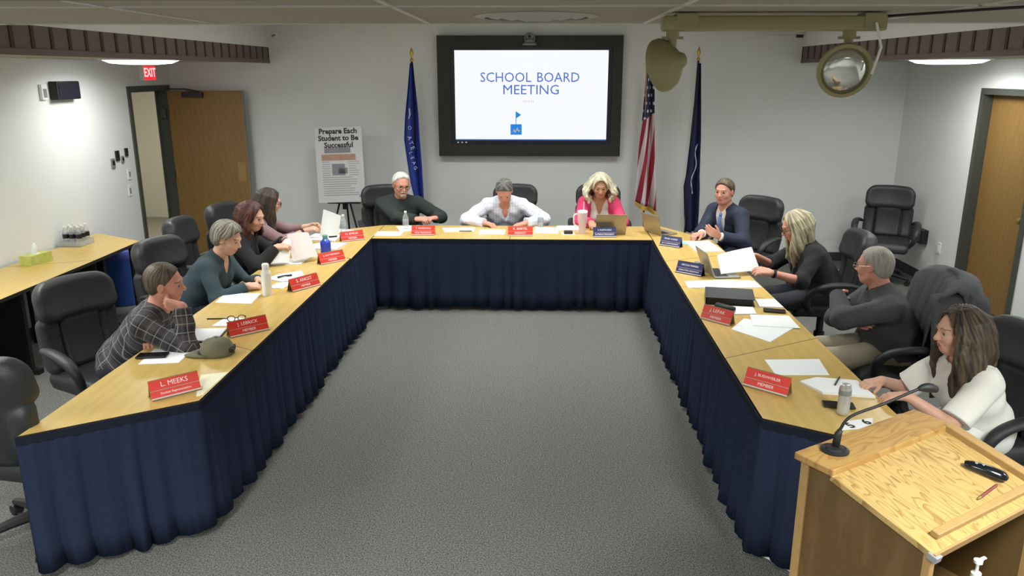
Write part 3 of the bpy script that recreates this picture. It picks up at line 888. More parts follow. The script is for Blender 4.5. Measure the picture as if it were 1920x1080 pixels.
# ---------------------------------------------------------------- people
def skin(name, c, n=.06): return mat(name, c, .5, noise=n, nscale=25, spec=.35)
M['skin1'] = skin('skin_light', S(214, 166, 144)); M['skin2'] = skin('skin_rosy', S(212, 150, 130)); M['skin3'] = skin('skin_tan', S(192, 146, 118))
M['lip1'] = mat('lips', S(178, 104, 98), .5); M['lip2'] = mat('lips_bright', S(186, 104, 100), .45)
M['eye'] = mat('eye_dark', S(40, 32, 28), .2); M['eyew'] = mat('eye_white', S(170, 158, 150), .3)
def hairm(name, c1, c2, fr=70):
    m = mat(name, c1, .5, spec=.4)
    n, l = nt(m); b = n['Principled BSDF']
    at = n.new('ShaderNodeAttribute'); at.attribute_name = 'pat'
    t = n.new('ShaderNodeTexNoise'); t.inputs['Scale'].default_value = fr; t.inputs['Detail'].default_value = 2
    mp = n.new('ShaderNodeMapping'); mp.inputs['Scale'].default_value = (1, .06, 1); l.new(at.outputs['Vector'], mp.inputs[0]); l.new(mp.outputs[0], t.inputs[0])
    cr = n.new('ShaderNodeValToRGB'); cr.color_ramp.elements[0].position = .38; cr.color_ramp.elements[1].position = .62
    cr.color_ramp.elements[0].color = tuple(c1) + (1,); cr.color_ramp.elements[1].color = tuple(c2) + (1,)
    l.new(t.outputs['Fac'], cr.inputs[0]); l.new(cr.outputs[0], b.inputs['Base Color'])
    bp = n.new('ShaderNodeBump'); bp.inputs['Strength'].default_value = .6; bp.inputs['Distance'].default_value = .004
    l.new(t.outputs['Fac'], bp.inputs['Height']); l.new(bp.outputs['Normal'], b.inputs['Normal'])
    return m
nrm = lambda v: np.array(v, float) / np.linalg.norm(v)
def rotax(v, k, a):
    k = nrm(k); v = np.array(v, float)
    return v * math.cos(a) + np.cross(k, v) * math.sin(a) + k * (k @ v) * (1 - math.cos(a))
def ik(Sh, W, l1, l2, pole):
    d = W - Sh; L = np.linalg.norm(d)
    if L > (l1 + l2) * .995:
        W = Sh + d / L * (l1 + l2) * .995; d = W - Sh; L = np.linalg.norm(d)
    a = (l1 * l1 - l2 * l2 + L * L) / (2 * L); h = math.sqrt(max(l1 * l1 - a * a, 0))
    n = d / L; p = np.array(pole, float); p = p - n * (p @ n); p = nrm(p)
    return Sh + n * a + p * h, W

def person(label, head, yaw, pel, hp=(0, -20, 0), wr=((0, 0, 0), (0, 0, 0)), pole=(None, None), hand=(None, None), curl=(.5, .5), g=0, s=1.0, skinm='skin1', lipm='lip1',
           layers=(), trousers='trouser', hair=None, glasses=None, fat=0.0, chest=.0, hs=1.06, beard=None, shoes='black', brow=None, seed=1, h=.0052, ext=None, watch=None):
    """head centre and wrists in world metres; yaw in degrees from +X; hp = head yaw offset, pitch, roll; order of sides: right, left"""
    y0 = R(yaw); f = np.array([math.cos(y0), math.sin(y0), 0]); l = np.array([-f[1], f[0], 0]); u = np.array([0, 0, 1.0])
    Hc = np.array(head, float); Pv = np.array([pel[0], pel[1], .575 if len(pel) < 3 else pel[2]])
    hy = y0 + R(hp[0]); hf = np.array([math.cos(hy), math.sin(hy), 0]); hl = np.array([-hf[1], hf[0], 0])
    hf = rotax(hf, hl, -R(hp[1])); hu = np.cross(hf, hl)
    hl = rotax(hl, hf, R(hp[2])); hu = np.cross(hf, hl)
    k_ = hs * s
    H = lambda x, y, z: Hc + (hl * x + hf * y + hu * z) * k_
    HR = np.array([hl, hf, hu])
    Nk = Hc - hu * .10 * k_ - hf * .02 * k_ - u * .075 * s - (f * .03)      # base of the neck
    sw = (.185 if not g else .16) * s + fat * .4
    tor = nrm(Nk - Pv)                                      # spine direction
    tf = nrm(f - tor * (f @ tor)); TR = np.array([l, tf, tor])
    Sh = [Nk - tor * .045 + l * (-sw), Nk - tor * .045 + l * sw]
    L1, L2 = (.285 * s, .255 * s) if not g else (.27 * s, .235 * s)
    E, Wp = [], []
    for i in range(2):
        sg = -1 if i == 0 else 1
        pl = pole[i] if pole[i] is not None else (l * sg * .8 - u * 1.0 - f * .2)
        e, w = ik(Sh[i], np.array(wr[i], float), L1, L2, pl); E.append(e); Wp.append(w)
    tl = np.linalg.norm(Nk - Pv)
    at = lambda q: Pv + (Nk - Pv) * q
    ar = (.88 if g else 1.0) * (1 + fat)
    # ---- torso and arm primitives, shared by body and cloth
    def torso():
        q = [(ell(Pv + u * .0, (.17 * s + fat, .135 * s + fat, .13), TR), .05),
             (ell(at(.33), ((.148 if g else .158) * s + fat, .112 * s + fat * 1.6, .15), TR), .06),
             (ell(at(.66) + tf * .0, ((.15 if g else .172) * s + fat, .112 * s + fat * .7, .17), TR), .05),
             (rc(Sh[0] + l * .03, Sh[1] - l * .03, .062 * s, .062 * s), .05),
             (rc(Nk + hu * .02, Sh[0] + l * .05, .05, .05), .05), (rc(Nk + hu * .02, Sh[1] - l * .05, .05, .05), .05)]
        if chest:
            for sg in (-1, 1): q.append((ell(at(.64) + l * sg * .072 + tf * (.075 + chest * .4), (.06 + chest * .3, .055 + chest * .3, .062 + chest * .3), TR), .04))
        return q
    # ---- body
    pr = torso()
    legs = []
    for sg in (-1, 1):
        hip = Pv + l * sg * .09 - u * .03; kn = Pv + f * .43 + l * sg * .12 - u * .07; an = kn * 1.0; an = kn + f * .02 - u * (kn[2] - .1)
        legs.append((hip, kn, an))
    for hip, kn, an in legs:
        pr += [(rc(hip, kn, .085 * s + fat * .4, .056), .04), (rc(kn, an, .054, .036), .02), (rc(an, an + f * .13 - u * .055, .035, .028), .02)]
    for i in range(2):
        pr += [(rc(Sh[i], E[i], .052 * s * ar, .041 * s * ar), .03), (rc(E[i], Wp[i], .043 * s * ar, .026 * s), .02)]
    # head
    hd = [(ell(H(0, -.012, .028), (.074 * k_, .094 * k_, .086 * k_), HR), .02), (ell(H(0, .028, -.02), (.058 * k_, .062 * k_, .082 * k_), HR), .03),
          (ell(H(0, .04, -.072), ((.036 if g else .042) * k_, .04 * k_, .034 * k_), HR), .025), (rc(H(-.045, .0, -.05), H(-.02, .05, -.08), .022 * k_, .018 * k_), .03), (rc(H(.045, .0, -.05), H(.02, .05, -.08), .022 * k_, .018 * k_), .03),
          (rc(H(-.03, .078, .026), H(.03, .078, .026), .011 * k_, .011 * k_), .015), (rc(H(0, .084, .014), H(0, .104, -.02), .007 * k_, .0115 * k_), .010),
          (ell(H(-.011, .096, -.024), (.008 * k_,) * 3), .006), (ell(H(.011, .096, -.024), (.008 * k_,) * 3), .006),
          (ell(H(-.034, .056, -.022), (.026 * k_,) * 3), .02), (ell(H(.034, .056, -.022), (.026 * k_,) * 3), .02),
          (rc(H(-.017, .084, -.050), H(.017, .084, -.050), .0065 * k_, .0065 * k_), .006), (rc(H(-.014, .083, -.060), H(.014, .083, -.060), .0075 * k_, .0075 * k_), .006),
          (rc(H(0, -.022, -.06), Nk - f * .005, (.050 if g else .057) * s, (.056 if g else .066) * s), .03)]
    pr += hd
    cuts = [(ell(H(sg * .031, .094, .010), (.015 * k_, .014 * k_, .010 * k_), HR), .010) for sg in (-1, 1)]
    cuts += [(rc(H(-.02, .096, -.0552), H(.02, .096, -.0552), .0015, .0015), .004)]
    for sg in (-1, 1):
        pr += [(ell(H(sg * .076, -.004, .0), (.009 * k_, .019 * k_, .031 * k_), HR), .008)]
        cuts += [(ell(H(sg * .086, .002, .002), (.006 * k_, .010 * k_, .018 * k_), HR), .006)]
    # hands
    for i in range(2):
        sg = 1 if i == 0 else -1
        hd_ = hand[i] or (None, None)
        d = nrm(hd_[0] if hd_[0] is not None else (Wp[i] - E[i])); n = np.array(hd_[1] if hd_[1] is not None else (0, 0, -1.0), float)
        n = nrm(n - d * (n @ d)); th = np.cross(d, n) * sg
        Wr = Wp[i]; c_ = curl[i]; hs_ = s * (.92 if g else 1.0) * 1.05
        offs = (.030, .010, -.010, -.029); lens = (.068, .077, .071, .056)
        for j in range(4):
            kb = Wr + (d * (.088 - .004 * abs(j - 1)) + th * offs[j]) * hs_
            pr.append((rc(Wr + d * .01 + th * offs[j] * .5, kb, .0165 * hs_, .0125 * hs_), .012))
            dd = d; p0 = kb; ln = lens[j] * hs_
            for q, (fr, a) in enumerate(((.42, .7), (.32, 1.0), (.26, .7))):
                dd = rotax(dd, np.cross(dd, n), a * c_ * (1 + .08 * j)); p1 = p0 + dd * ln * fr * 1.0
                pr.append((rc(p0, p1, (.0098 - .0009 * q) * hs_, (.0090 - .0009 * q) * hs_), .004)); p0 = p1
        tb = Wr + (d * .028 + th * .026) * hs_; td = nrm(d * .75 + th * (.75 - .4 * c_) + n * (.15 + .5 * c_)); t1 = tb + td * .042 * hs_
        pr += [(rc(Wr + d * .01 + th * .012, tb, .017 * hs_, .015 * hs_), .012), (rc(tb, t1, .0135 * hs_, .0112 * hs_), .008)]
        td = rotax(td, np.cross(td, nrm(d + n * c_)), .35); pr.append((rc(t1, t1 + td * .032 * hs_, .0108 * hs_, .0092 * hs_), .004))
    lo_ = np.min([p[0][1] for p in pr], 0) - .03; hi_ = np.max([p[0][2] for p in pr], 0) + .03
    base = (Pv[0], Pv[1], 0.0)
    fl = Fld(lo_, hi_, h)
    for p, kk in pr: fl.add(p, kk)
    for p, kk in cuts: fl.cut(p, kk)
    V, Q = fl.mesh()
    C_ = V[Q].mean(1) - Hc
    loc = np.stack([C_ @ hl, C_ @ hf, C_ @ hu], 1) / k_
    mi = np.zeros(len(Q), int)
    lip = (np.abs(loc[:, 0]) < .021) & (loc[:, 1] > .080) & (np.abs(loc[:, 2] + .055) < .0095 - np.abs(loc[:, 0]) * .25)
    mi[lip] = 1
    bw = (np.abs(np.abs(loc[:, 0]) - .031) < .020) & (loc[:, 1] > .06) & (np.abs(loc[:, 2] - .034 + np.abs(np.abs(loc[:, 0]) - .025) * .2) < .0035)
    mi[bw] = 2
    root = fmesh('person', V, Q, [M[skinm], M[lipm], M[brow or 'browd']], None, base, base, mi)
    tag(root, label, 'person')
    if ext:
        pass
    # eyes
    for sg in (-1, 1):
        bm = B(); c = H(sg * .031, .0735, .009)
        r = bmesh.ops.create_uvsphere(bm, u_segments=14, v_segments=10, radius=.0125 * k_)
        for v in bm.verts: v.co = Vector(c) + v.co
        for fc in bm.faces:
            q = (np.array(fc.calc_center_median()) - c) / (.0125 * k_)
            aim = nrm(hf - hu * .25)
            fc.material_index = 1 if q @ aim > .66 else 0
        for v in bm.verts: v.co -= Vector(base)
        obj('eye', bm, None, root, smooth=180, mats=[M['eyew'], M['eye']])
    if glasses:
        bm = B(); off = Vector(base)
        for sg in (-1, 1):
            ring = [Vector(H(sg * .033 + .023 * math.cos(a), .101, .006 + .017 * math.sin(a))) - off for a in [2 * PI * q / 16 for q in range(17)]]
            tube(bm, ring, .0022 * k_, 6)
            tube(bm, [Vector(H(sg * .055, .099, .010)) - off, Vector(H(sg * .080, .06, .012)) - off, Vector(H(sg * .083, -.01, .012)) - off], .002 * k_, 6)
        tube(bm, [Vector(H(-.011, .103, .010)) - off, Vector(H(.011, .103, .010)) - off], .002 * k_, 6)
        obj('glasses', bm, M[glasses], root)
    # ---- cloth layers
    rnd = np.random.RandomState(seed)
    for ly in layers:
        gr = ly.get('grow', .013); sl = ly.get('sleeve', 1.0); hh = ly.get('h', .0065)
        q = torso()
        if ly.get('hem', 0): pass
        arms = []
        for i in range(2):
            if sl <= 0: continue
            if sl <= .5: arms.append((Sh[i], Sh[i] + (E[i] - Sh[i]) * sl * 2, .055 * s * ar + .004, .053 * s * ar + .012, i))
            else:
                ee = E[i] + (Wp[i] - E[i]) * min((sl - .5) * 2, .97)
                arms += [(Sh[i], E[i], .055 * s * ar, .046 * s * ar, i), (E[i], ee, .047 * s * ar, .033 * s * ar + ly.get('cuff', 0), i)]
        ps = [p for p in q]
        for a, b, r1, r2, i in arms: ps.append((rc(a, b, r1, r2), .03))
        lo2 = np.min([p[0][1] for p in ps], 0) - .05; hi2 = np.max([p[0][2] for p in ps], 0) + .05
        F2 = Fld(lo2, hi2, hh)
        for p, kk in ps: F2.add(p, kk, gr)
        # folds
        w = rnd.uniform(-1, 1, 3); am = ly.get('fold', .0035)
        def folds(P):
            X, Y, Z = P
            t1 = X * l[0] + Y * l[1]; t2 = X * tf[0] + Y * tf[1] + Z * tf[2]
            return am * (np.sin(34 * t1 + 22 * Z + 3 * np.sin(14 * Z + w[0] * 3 + 9 * t2)) * .6 + np.sin(60 * Z + 30 * t2 - 20 * t1 + 2.5 * np.sin(17 * t1 + w[1] * 5)) * .5)
        F2.noise(folds)
        # sleeve ends
        for i in range(2):
            if sl > .5:
                dr = nrm(Wp[i] - E[i]); pe = E[i] + (Wp[i] - E[i]) * min((sl - .5) * 2, .97)
            elif sl > 0: dr = nrm(E[i] - Sh[i]); pe = Sh[i] + (E[i] - Sh[i]) * sl * 2
            else: continue
            F2.cut((lambda P, dr=dr, pe=pe: np.maximum(-((P[0] - pe[0]) * dr[0] + (P[1] - pe[1]) * dr[1] + (P[2] - pe[2]) * dr[2]), np.sqrt((P[0] - pe[0]) ** 2 + (P[1] - pe[1]) ** 2 + (P[2] - pe[2]) ** 2) - ly.get('cutr', .1)), pe - .12, pe + .12), .003)
        # hem
        F2.cut(plane(Pv - tor * (.06 + ly.get('hem', .0)), tor, lo2, hi2), .005)
        # neck opening
        nr = ly.get('neck', .064) * s
        F2.cut(rc(Nk - hu * .01 + f * .01, Hc, nr, nr), .006)
        vd = ly.get('vee', 0)
        if vd:
            top = Nk + tf * .07 + tor * .02; bot = at(1 - vd) + tf * ly.get('veed', .16)
            wv = ly.get('veew', .05)
            F2.cut(rc(top + tf * .03, bot, wv, ly.get('veeb', .012)), .008)
        if ly.get('extra'): ly['extra'](F2, locals())
        V2, Q2 = F2.mesh()
        # pattern coordinates: along / around the nearest bone
        bones = [(Pv, Nk, .16)] + [(Sh[0], E[0], .05), (E[0], Wp[0], .04), (Sh[1], E[1], .05), (E[1], Wp[1], .04)]
        best = np.full(len(V2), 1e9); pat = np.zeros((len(V2), 3))
        for a, b, r in bones:
            ba = b - a; Lb = np.linalg.norm(ba); dr = ba / Lb; rel = V2 - a; t = np.clip(rel @ dr, 0, Lb)
            pp = rel - t[:, None] * dr; dd = np.linalg.norm(pp, axis=1) - r
            e1 = nrm(np.cross(dr, f + .01)) if abs(dr @ f) < .95 else l; e1 = nrm(e1 - dr * (e1 @ dr)); e2 = np.cross(dr, e1)
            ang = np.arctan2(pp @ e2, pp @ e1)
            m_ = dd < best
            uu = ang * r if r < .1 else (rel @ l)
            pat[m_] = np.stack([uu, rel @ dr, ang], 1)[m_]; best[m_] = dd[m_]
        cl = fmesh(ly['name'], V2, Q2, [M[ly['mat']]], root, None, base, None, pat)
        if ly.get('label'): cl['label'] = ly['label']
    # ---- trousers and shoes
    ps = [(ell(Pv - u * .01, (.18 * s + fat, .145 * s + fat, .135), TR), .05)]
    for hip, kn, an in legs: ps += [(rc(hip, kn, .098 * s + fat * .4, .068), .05), (rc(kn, an + u * .03, .068, .056), .03)]
    o = sculpt('trousers', ps, .011, [M[trousers]], root, None); o.data.transform(Matrix.Translation((-base[0], -base[1], 0)))
    for hip, kn, an in legs:
        o = sculpt('shoe', [(rc(an - u * .055, an + f * .15 - u * .07, .042, .034), .02), (rc(an, an - u * .03, .045, .045), .02)], .009, [M[shoes]], root)
        o.data.transform(Matrix.Translation((-base[0], -base[1], 0)))
    if watch is not None:
        i = watch; dr = nrm(Wp[i] - E[i]); bm = B(); lathe(bm, [(.030 * s, -.011), (.034 * s, -.010), (.034 * s, .010), (.030 * s, .011)], Vector(Wp[i] - dr * .022) - Vector(base), 18, dr); obj('wristwatch', bm, M['black'], root, smooth=40)
    # ---- hair
    if hair: hair_mesh(hair, root, base, H, HR, Hc, k_, u, seed)
    if beard:
        ps = [(ell(H(0, .052, -.078), (.034 * k_, .040 * k_, .030 * k_), HR), .02),
              (rc(H(-.024, .090, -.046), H(.0, .098, -.038), .006, .008), .008), (rc(H(.024, .090, -.046), H(.0, .098, -.038), .006, .008), .008)]
        o = sculpt('beard', ps, .005, [M[beard]], root, cuts=[(rc(H(-.02, .11, -.055), H(.02, .11, -.055), .012 * k_, .012 * k_), .004)])
        o.data.transform(Matrix.Translation((-base[0], -base[1], 0)))
    return dict(root=root, E=E, W=Wp, H=H, Nk=Nk, Pv=Pv, f=f, l=l, at=at, tf=tf, tor=tor, base=base, Sh=Sh)
M['browd'] = mat('brow_brown', S(142, 108, 90), .7); M['browg'] = mat('brow_grey', S(166, 148, 136), .7); M['trouser'] = mat('dark_trousers', S(40, 42, 50), .9)
M['khaki'] = mat('khaki_trousers', S(168, 158, 138), .9); M['whitetr'] = mat('white_trousers', S(226, 226, 222), .9)

def hair_mesh(hr, root, base, H, HR, Hc, k_, u, seed):
    rnd = random.Random(seed * 13)
    st = hr['style']; th = hr.get('th', .010); ps = []; cuts = []
    hh = hr.get('h', .005)
    cap = ell(H(0, -.014, .030), ((.076 + th) * k_, (.096 + th) * k_, (.088 + th) * k_), HR)
    strands = []
    if st == 'short':
        ps.append((cap, .01))
        ps.append((ell(H(0, -.05, -.02), ((.062 + th * .6) * k_, (.050 + th * .6) * k_, .055 * k_), HR), .02))
    else:
        ps.append((cap, .01))
        L = hr.get('len', .25); wav = hr.get('wave', .01); N = hr.get('n', 30); out = hr.get('out', .01); a0 = hr.get('front', 48); rs = hr.get('r', .018)
        for ring in range(hr.get('rings', 1)):
            for i in range(N):
                a = R(a0 + (360 - 2 * a0) * (i + rnd.uniform(-.3, .3)) / (N - 1))    # 0 = front
                rr = 1.0 + ring * .16
                x, y = math.sin(a), math.cos(a)
                p = [H(x * .040, y * .045 - .01, .094 + th * .5), H(x * (.074 + th) * rr, y * (.088 + th) * rr - .014, .05), H(x * (.080 + th + out) * rr, y * (.092 + th + out) * rr - .016, -.01)]
                Li = L * rnd.uniform(.85, 1.08) * (1 - .1 * ring)
                n = max(4, int(Li / .03)); ph = rnd.uniform(0, 6.3); q0 = p[-1]
                od = HR[0] * x + HR[1] * y
                od = od - u * (od @ u)
                drp = hr.get('drop', -u * 1.0)
                for j in range(1, n + 1):
                    tt = j / n
                    q = q0 + drp * Li * tt + od * (out * math.sin(PI * tt) * 1.6 - hr.get('tuck', .02) * tt) + (HR[0] * math.sin(ph + tt * Li * hr.get('wf', 40)) + HR[1] * math.cos(ph + tt * Li * hr.get('wf', 40))) * wav * min(1, tt * 3)
                    if hr.get('fwd'): q = q + HR[1] * hr['fwd'] * tt * max(0, 1 - abs(a - PI) / 1.6) * 0 + np.array(hr.get('bias', (0, 0, 0))) * tt
                    p.append(q)
                strands.append((p, rs * rnd.uniform(.8, 1.15)))
        for p, r in strands:
            rad = [r * (.75 if j == 0 else 1.0) * (1 - .45 * max(0, j - 2) / len(p)) for j in range(len(p))]
            ps.append((poly(p, rad), hr.get('k', .012)))
    if hr.get('bun'): ps.append((ell(H(*hr['bun'][0]), (hr['bun'][1] * k_,) * 3), .02))
    # face window
    fl_ = hr.get('line', .066)
    n = -(HR[1] * .80 - HR[2] * .60)
    P0 = H(0, fl_, .078)
    lo = Hc - .5; hi = Hc + .5
    face = ell(H(0, .078, -.024 if st == 'short' else -.010), ((hr.get('fw', .070 if st == 'short' else .062)) * k_, .085 * k_, (hr.get('fh', .100 if st == 'short' else .108)) * k_), HR)
    lo_ = np.min([p[0][1] for p in ps], 0) - .03; hi_ = np.max([p[0][2] for p in ps], 0) + .03
    F = Fld(lo_, hi_, hh)
    for p, k in ps: F.add(p, k)
    am = hr.get('rough', .0015)
    e0, e1, e2 = HR
    def nz(P):
        X, Y, Z = P[0] - Hc[0], P[1] - Hc[1], P[2] - Hc[2]
        x = X * e0[0] + Y * e0[1] + Z * e0[2]; y = X * e1[0] + Y * e1[1] + Z * e1[2]; z = X * e2[0] + Y * e2[1] + Z * e2[2]
        a = np.arctan2(x, y)
        return am * (np.sin(a * 34 + 3 * np.sin(z * 30 + a * 3)) + .6 * np.sin(a * 47 + z * 60 + 2 * np.sin(x * 70)))
    F.noise(nz)
    F.cut(face, .018 if st == 'short' else .010)
    if st == 'short':
        F.cut(plane(P0, n, lo_, hi_), .018)
        if hr.get('bald'): F.cut(ell(H(*hr['bald'][0]), tuple(v * k_ for v in hr['bald'][1]), HR), .008)
        for sg in (-1, 1): F.cut(ell(H(sg * .085, .002, -.004), (.02 * k_, .022 * k_, .034 * k_), HR), .004)
    V, Q = F.mesh()
    rel = (V - Hc) @ HR.T
    ang = np.arctan2(rel[:, 0], rel[:, 1])
    pat = np.stack([ang * .09, rel[:, 2], rel[:, 1] * .3], 1)
    o = fmesh('hair', V, Q, [M[hr['mat']]], root, None, base, None, pat)
    return o
# ---------------------------------------------------------------- the people round the tables
M['plaid'] = pattern_mat('plaid_flannel', S(86, 82, 86), S(148, 144, 142), .052, .052, .07, .07, base2=S(58, 56, 60))
M['teal'] = mat('teal_knit', S(54, 70, 78), .9, noise=.15, nscale=220)
M['blackk'] = mat('black_cardigan', S(34, 34, 37), .95, noise=.15, nscale=120)
M['mauve'] = mat('mauve_top', S(142, 112, 116), .9)
M['greenblack'] = mat('black_jumper', S(44, 50, 48), .9)
M['whitechk'] = pattern_mat('white_check_shirt', S(224, 226, 236), S(196, 198, 222), .03, .03, .2, .16)
M['whitecloth'] = mat('white_cloth', S(234, 230, 224), .85)
M['skin3'].node_tree.nodes['Principled BSDF'].inputs['Base Color'].default_value = S(204, 158, 134) + (1,)
M['pink'] = mat('pink_blazer', S(214, 62, 108), .8)
M['suit'] = mat('navy_suit', S(34, 41, 62), .8)
M['tie'] = pattern_mat('blue_tie', S(146, 168, 220), S(120, 146, 206), .02, .02, .3, 0, rough=.5)
M['dgrey'] = mat('charcoal_pullover', S(78, 78, 82), .95, noise=.1, nscale=150)
M['h_brown'] = hairm('hair_short_brown', S(70, 58, 48), S(106, 90, 74))
M['h_greyb'] = hairm('hair_grey_brown', S(96, 90, 80), S(158, 150, 136))
M['h_auburn'] = hairm('hair_auburn', S(52, 28, 26), S(92, 52, 44))
M['h_dark'] = hairm('hair_dark_to_light', S(34, 30, 28), S(78, 62, 50))
M['h_white'] = hairm('hair_white', S(190, 188, 182), S(232, 230, 224))
M['h_grey'] = hairm('hair_grey_dark', S(66, 66, 64), S(128, 126, 120))
M['h_blonde'] = hairm('hair_pale_blonde', S(176, 166, 136), S(226, 220, 196))
M['h_blond2'] = hairm('hair_blonde', S(126, 114, 90), S(196, 186, 156))
M['h_silver'] = hairm('hair_silver', S(150, 144, 136), S(178, 172, 164), 160)
M['h_long'] = hairm('hair_dark_brown', S(40, 32, 28), S(92, 76, 58))

P1 = person('man in a dark plaid shirt leaning his cheek on his fist at the left table', (-2.27, 4.62, 1.095), 6, (-2.62, 4.66), (4, -8, 8),
    ((-2.12, 4.50, .985), (-2.37, 4.58, .775)), ((.8, -.15, -1), (-.6, .4, -.6)), (((-1, .06, .12), (.1, 1, .35)), ((.35, -1, -.05), (0, 0, -1))), (.75, .6), skinm='skin2', s=1.03,
    layers=[dict(name='plaid_shirt', mat='plaid', grow=.017, fold=.005, neck=.066, hem=.04)], hair=dict(style='short', mat='h_brown', th=.007), seed=1)
P2 = person('woman with short grey hair in a dark teal top, hands clasped on the left table', (-2.37, 5.9, 1.11), 0, (-2.70, 5.9), (-4, -22, 0),
    ((-2.19, 5.74, .775), (-2.17, 5.93, .78)), (None, None), (((.75, .6, -.1), (-.3, .3, -1)), ((.8, -.6, -.1), (-.3, -.3, -1))), (.7, .7), g=1, s=1.0, fat=.022, chest=.03, skinm='skin1',
    layers=[dict(name='teal_top', mat='teal', grow=.015, vee=.14, veew=.065, veeb=.03, neck=.072)], hair=dict(style='short', mat='h_greyb', th=.022, rough=.003, line=.072, fw=.062), seed=2)
P3 = person('woman with long auburn hair in a black cardigan holding up a sheet of paper', (-2.45, 6.68, 1.14), 4, (-2.76, 6.72), (-14, -16, 4),
    ((-2.24, 6.60, .885), (-2.26, 6.92, .885)), (None, None), (((.9, .35, .15), (.1, .5, -.8)), ((.9, -.2, .1), (0, -.8, -.5))), (.55, .6), g=1, s=1.0, fat=.01, chest=.03,
    layers=[dict(name='black_cardigan', mat='blackk', grow=.02, neck=.068, fold=.005)], hair=dict(style='long', mat='h_auburn', th=.016, len=.17, n=24, wave=.012, out=.008, front=70, r=.018, rough=.002, k=.02, fw=.070), seed=3)
P4 = person('woman with long dark hair in a mauve top and wristwatch, end of left row', (-2.55, 7.45, 1.145), 8, (-2.84, 7.52), (12, -18, 0),
    ((-2.22, 7.42, .87), (-2.24, 7.74, .86)), (None, None), (((.9, .3, .25), (.1, .3, -.9)), ((.9, -.3, .1), (0, -.8, -.5))), (.5, .6), g=1, s=1.0, chest=.02,
    layers=[dict(name='mauve_top', mat='mauve', grow=.014, neck=.068, sleeve=.8)], hair=dict(style='long', mat='h_dark', th=.012, len=.27, n=26, wave=.006, out=.004, front=62, r=.018, k=.02), glasses='black', watch=0, seed=4)
P5 = person('white-haired bearded man in a black jumper and glasses sitting back at the far left', (-1.50, 8.80, 1.125), -78, (-1.58, 8.95), (14, -12, -3),
    ((-1.30, 8.52, .79), (-1.10, 8.62, .785)), (None, (1, .3, -.6)), (((.85, -.3, .1), (.3, .3, -1)), ((-.6, -.75, .1), (0, .2, -1))), (.65, .6), s=1.05, fat=.03, skinm='skin2', brow='browg',
    layers=[dict(name='black_jumper', mat='greenblack', grow=.02, neck=.066, fold=.004)], hair=dict(style='short', mat='h_white', th=.014, rough=.003, line=.044), beard='h_white', glasses='black', seed=5)
def collar(F, L):
    Nk, f, l, hu, s = L['Nk'], L['f'], L['l'], L['hu'], L['s']
    for sg in (-1, 1):
        F.add(rc(Nk + l * sg * .058 * s - f * .02 + hu * .012, Nk + l * sg * .035 + L['tf'] * .085 - L['tor'] * .035, .012, .012), .01)
        F.add(rc(Nk + l * sg * .058 * s - f * .02 + hu * .012, Nk - f * .07 + hu * .02, .012, .012), .01)
P6 = person('person in a white check shirt with pulled-back grey hair looking down, middle of back row', (-.335, 8.55, 1.10), -90, (-.31, 8.90), (0, -44, 0),
    ((-.54, 8.40, .775), (-.10, 8.40, .775)), ((-1, .1, -.3), (1, .1, -.3)), (((.8, -.45, -.12), (0, 0, -1)), ((-.85, -.35, -.12), (0, 0, -1))), (.6, .4), s=1.04, fat=.018, skinm='skin2', brow='browg',
    layers=[dict(name='white_check_shirt', mat='whitechk', grow=.020, neck=.062, vee=.34, veew=.062, veeb=.006, fold=.006, extra=collar)], hair=dict(style='short', mat='h_grey', th=.010, rough=.002, line=.066, fw=.074), seed=6)
P7 = person('woman with curly pale blonde hair in a pink blazer over a white top', (.71, 8.62, 1.15), -90, (.72, 8.93), (0, -22, 0),
    ((.60, 8.33, .80), (.86, 8.33, .80)), (None, None), (((.1, -1, -.1), (0, 0, -1)), ((-.1, -1, -.1), (0, 0, -1))), (.5, .5), g=1, s=1.02, chest=.03, skinm='skin3', lipm='lip2',
    layers=[dict(name='white_top', mat='whitecloth', grow=.006, sleeve=0, fold=.001, neck=.075, vee=.24, veew=.055, veeb=.04), dict(name='pink_blazer', mat='pink', grow=.025, neck=.078, vee=.97, veew=.10, veeb=.105, veed=.22)],
    hair=dict(style='long', mat='h_blonde', th=.020, len=.14, n=24, rings=1, wave=.018, wf=70, out=.026, front=62, r=.021, rough=.003, k=.014, h=.0045, fw=.068), seed=7)
def shirtcollar(F, L): collar(F, L)
P8 = person('man in a navy suit and light blue tie at the far right table end', (1.90, 7.96, 1.187), 212, (2.10, 8.12), (22, -4, 0),
    ((1.66, 7.76, .80), (1.80, 7.62, .80)), (None, None), (((-.85, -.55, -.05), (0, 0, -1)), ((-.75, -.15, .45), (.3, 1, .3))), (.7, .35), s=1.04, skinm='skin2',
    layers=[dict(name='white_shirt', mat='whitecloth', grow=.007, neck=.056, sleeve=.99, extra=collar, fold=.001), dict(name='navy_suit_jacket', mat='suit', grow=.021, neck=.072, vee=.62, veew=.075, veeb=.03, sleeve=.95, cuff=.006)],
    hair=dict(style='short', mat='h_brown', th=.009, rough=.002, line=.066, fw=.073), seed=8)
P9 = person('blonde woman in a black three-quarter sleeve top reading papers at the right table', (2.15, 6.47, 1.12), 182, (2.42, 6.47), (-6, -24, 0),
    ((1.86, 6.50, .86), (1.88, 6.13, .81)), (None, None), (((-.95, -.1, .1), (0, -.6, -.8)), ((-.95, .15, .2), (0, .5, -.8))), (.5, .45), g=1, s=1.04, fat=.02, chest=.03, skinm='skin2',
    layers=[dict(name='black_top', mat='blackk', grow=.017, sleeve=.60, cuff=.012, neck=.072, fold=.004)],
    hair=dict(style='long', mat='h_blond2', th=.010, len=.29, n=28, wave=.009, out=.008, front=60, r=.018, k=.02, bias=(0, 0, 0), wf=25), glasses='black', watch=1, seed=9)
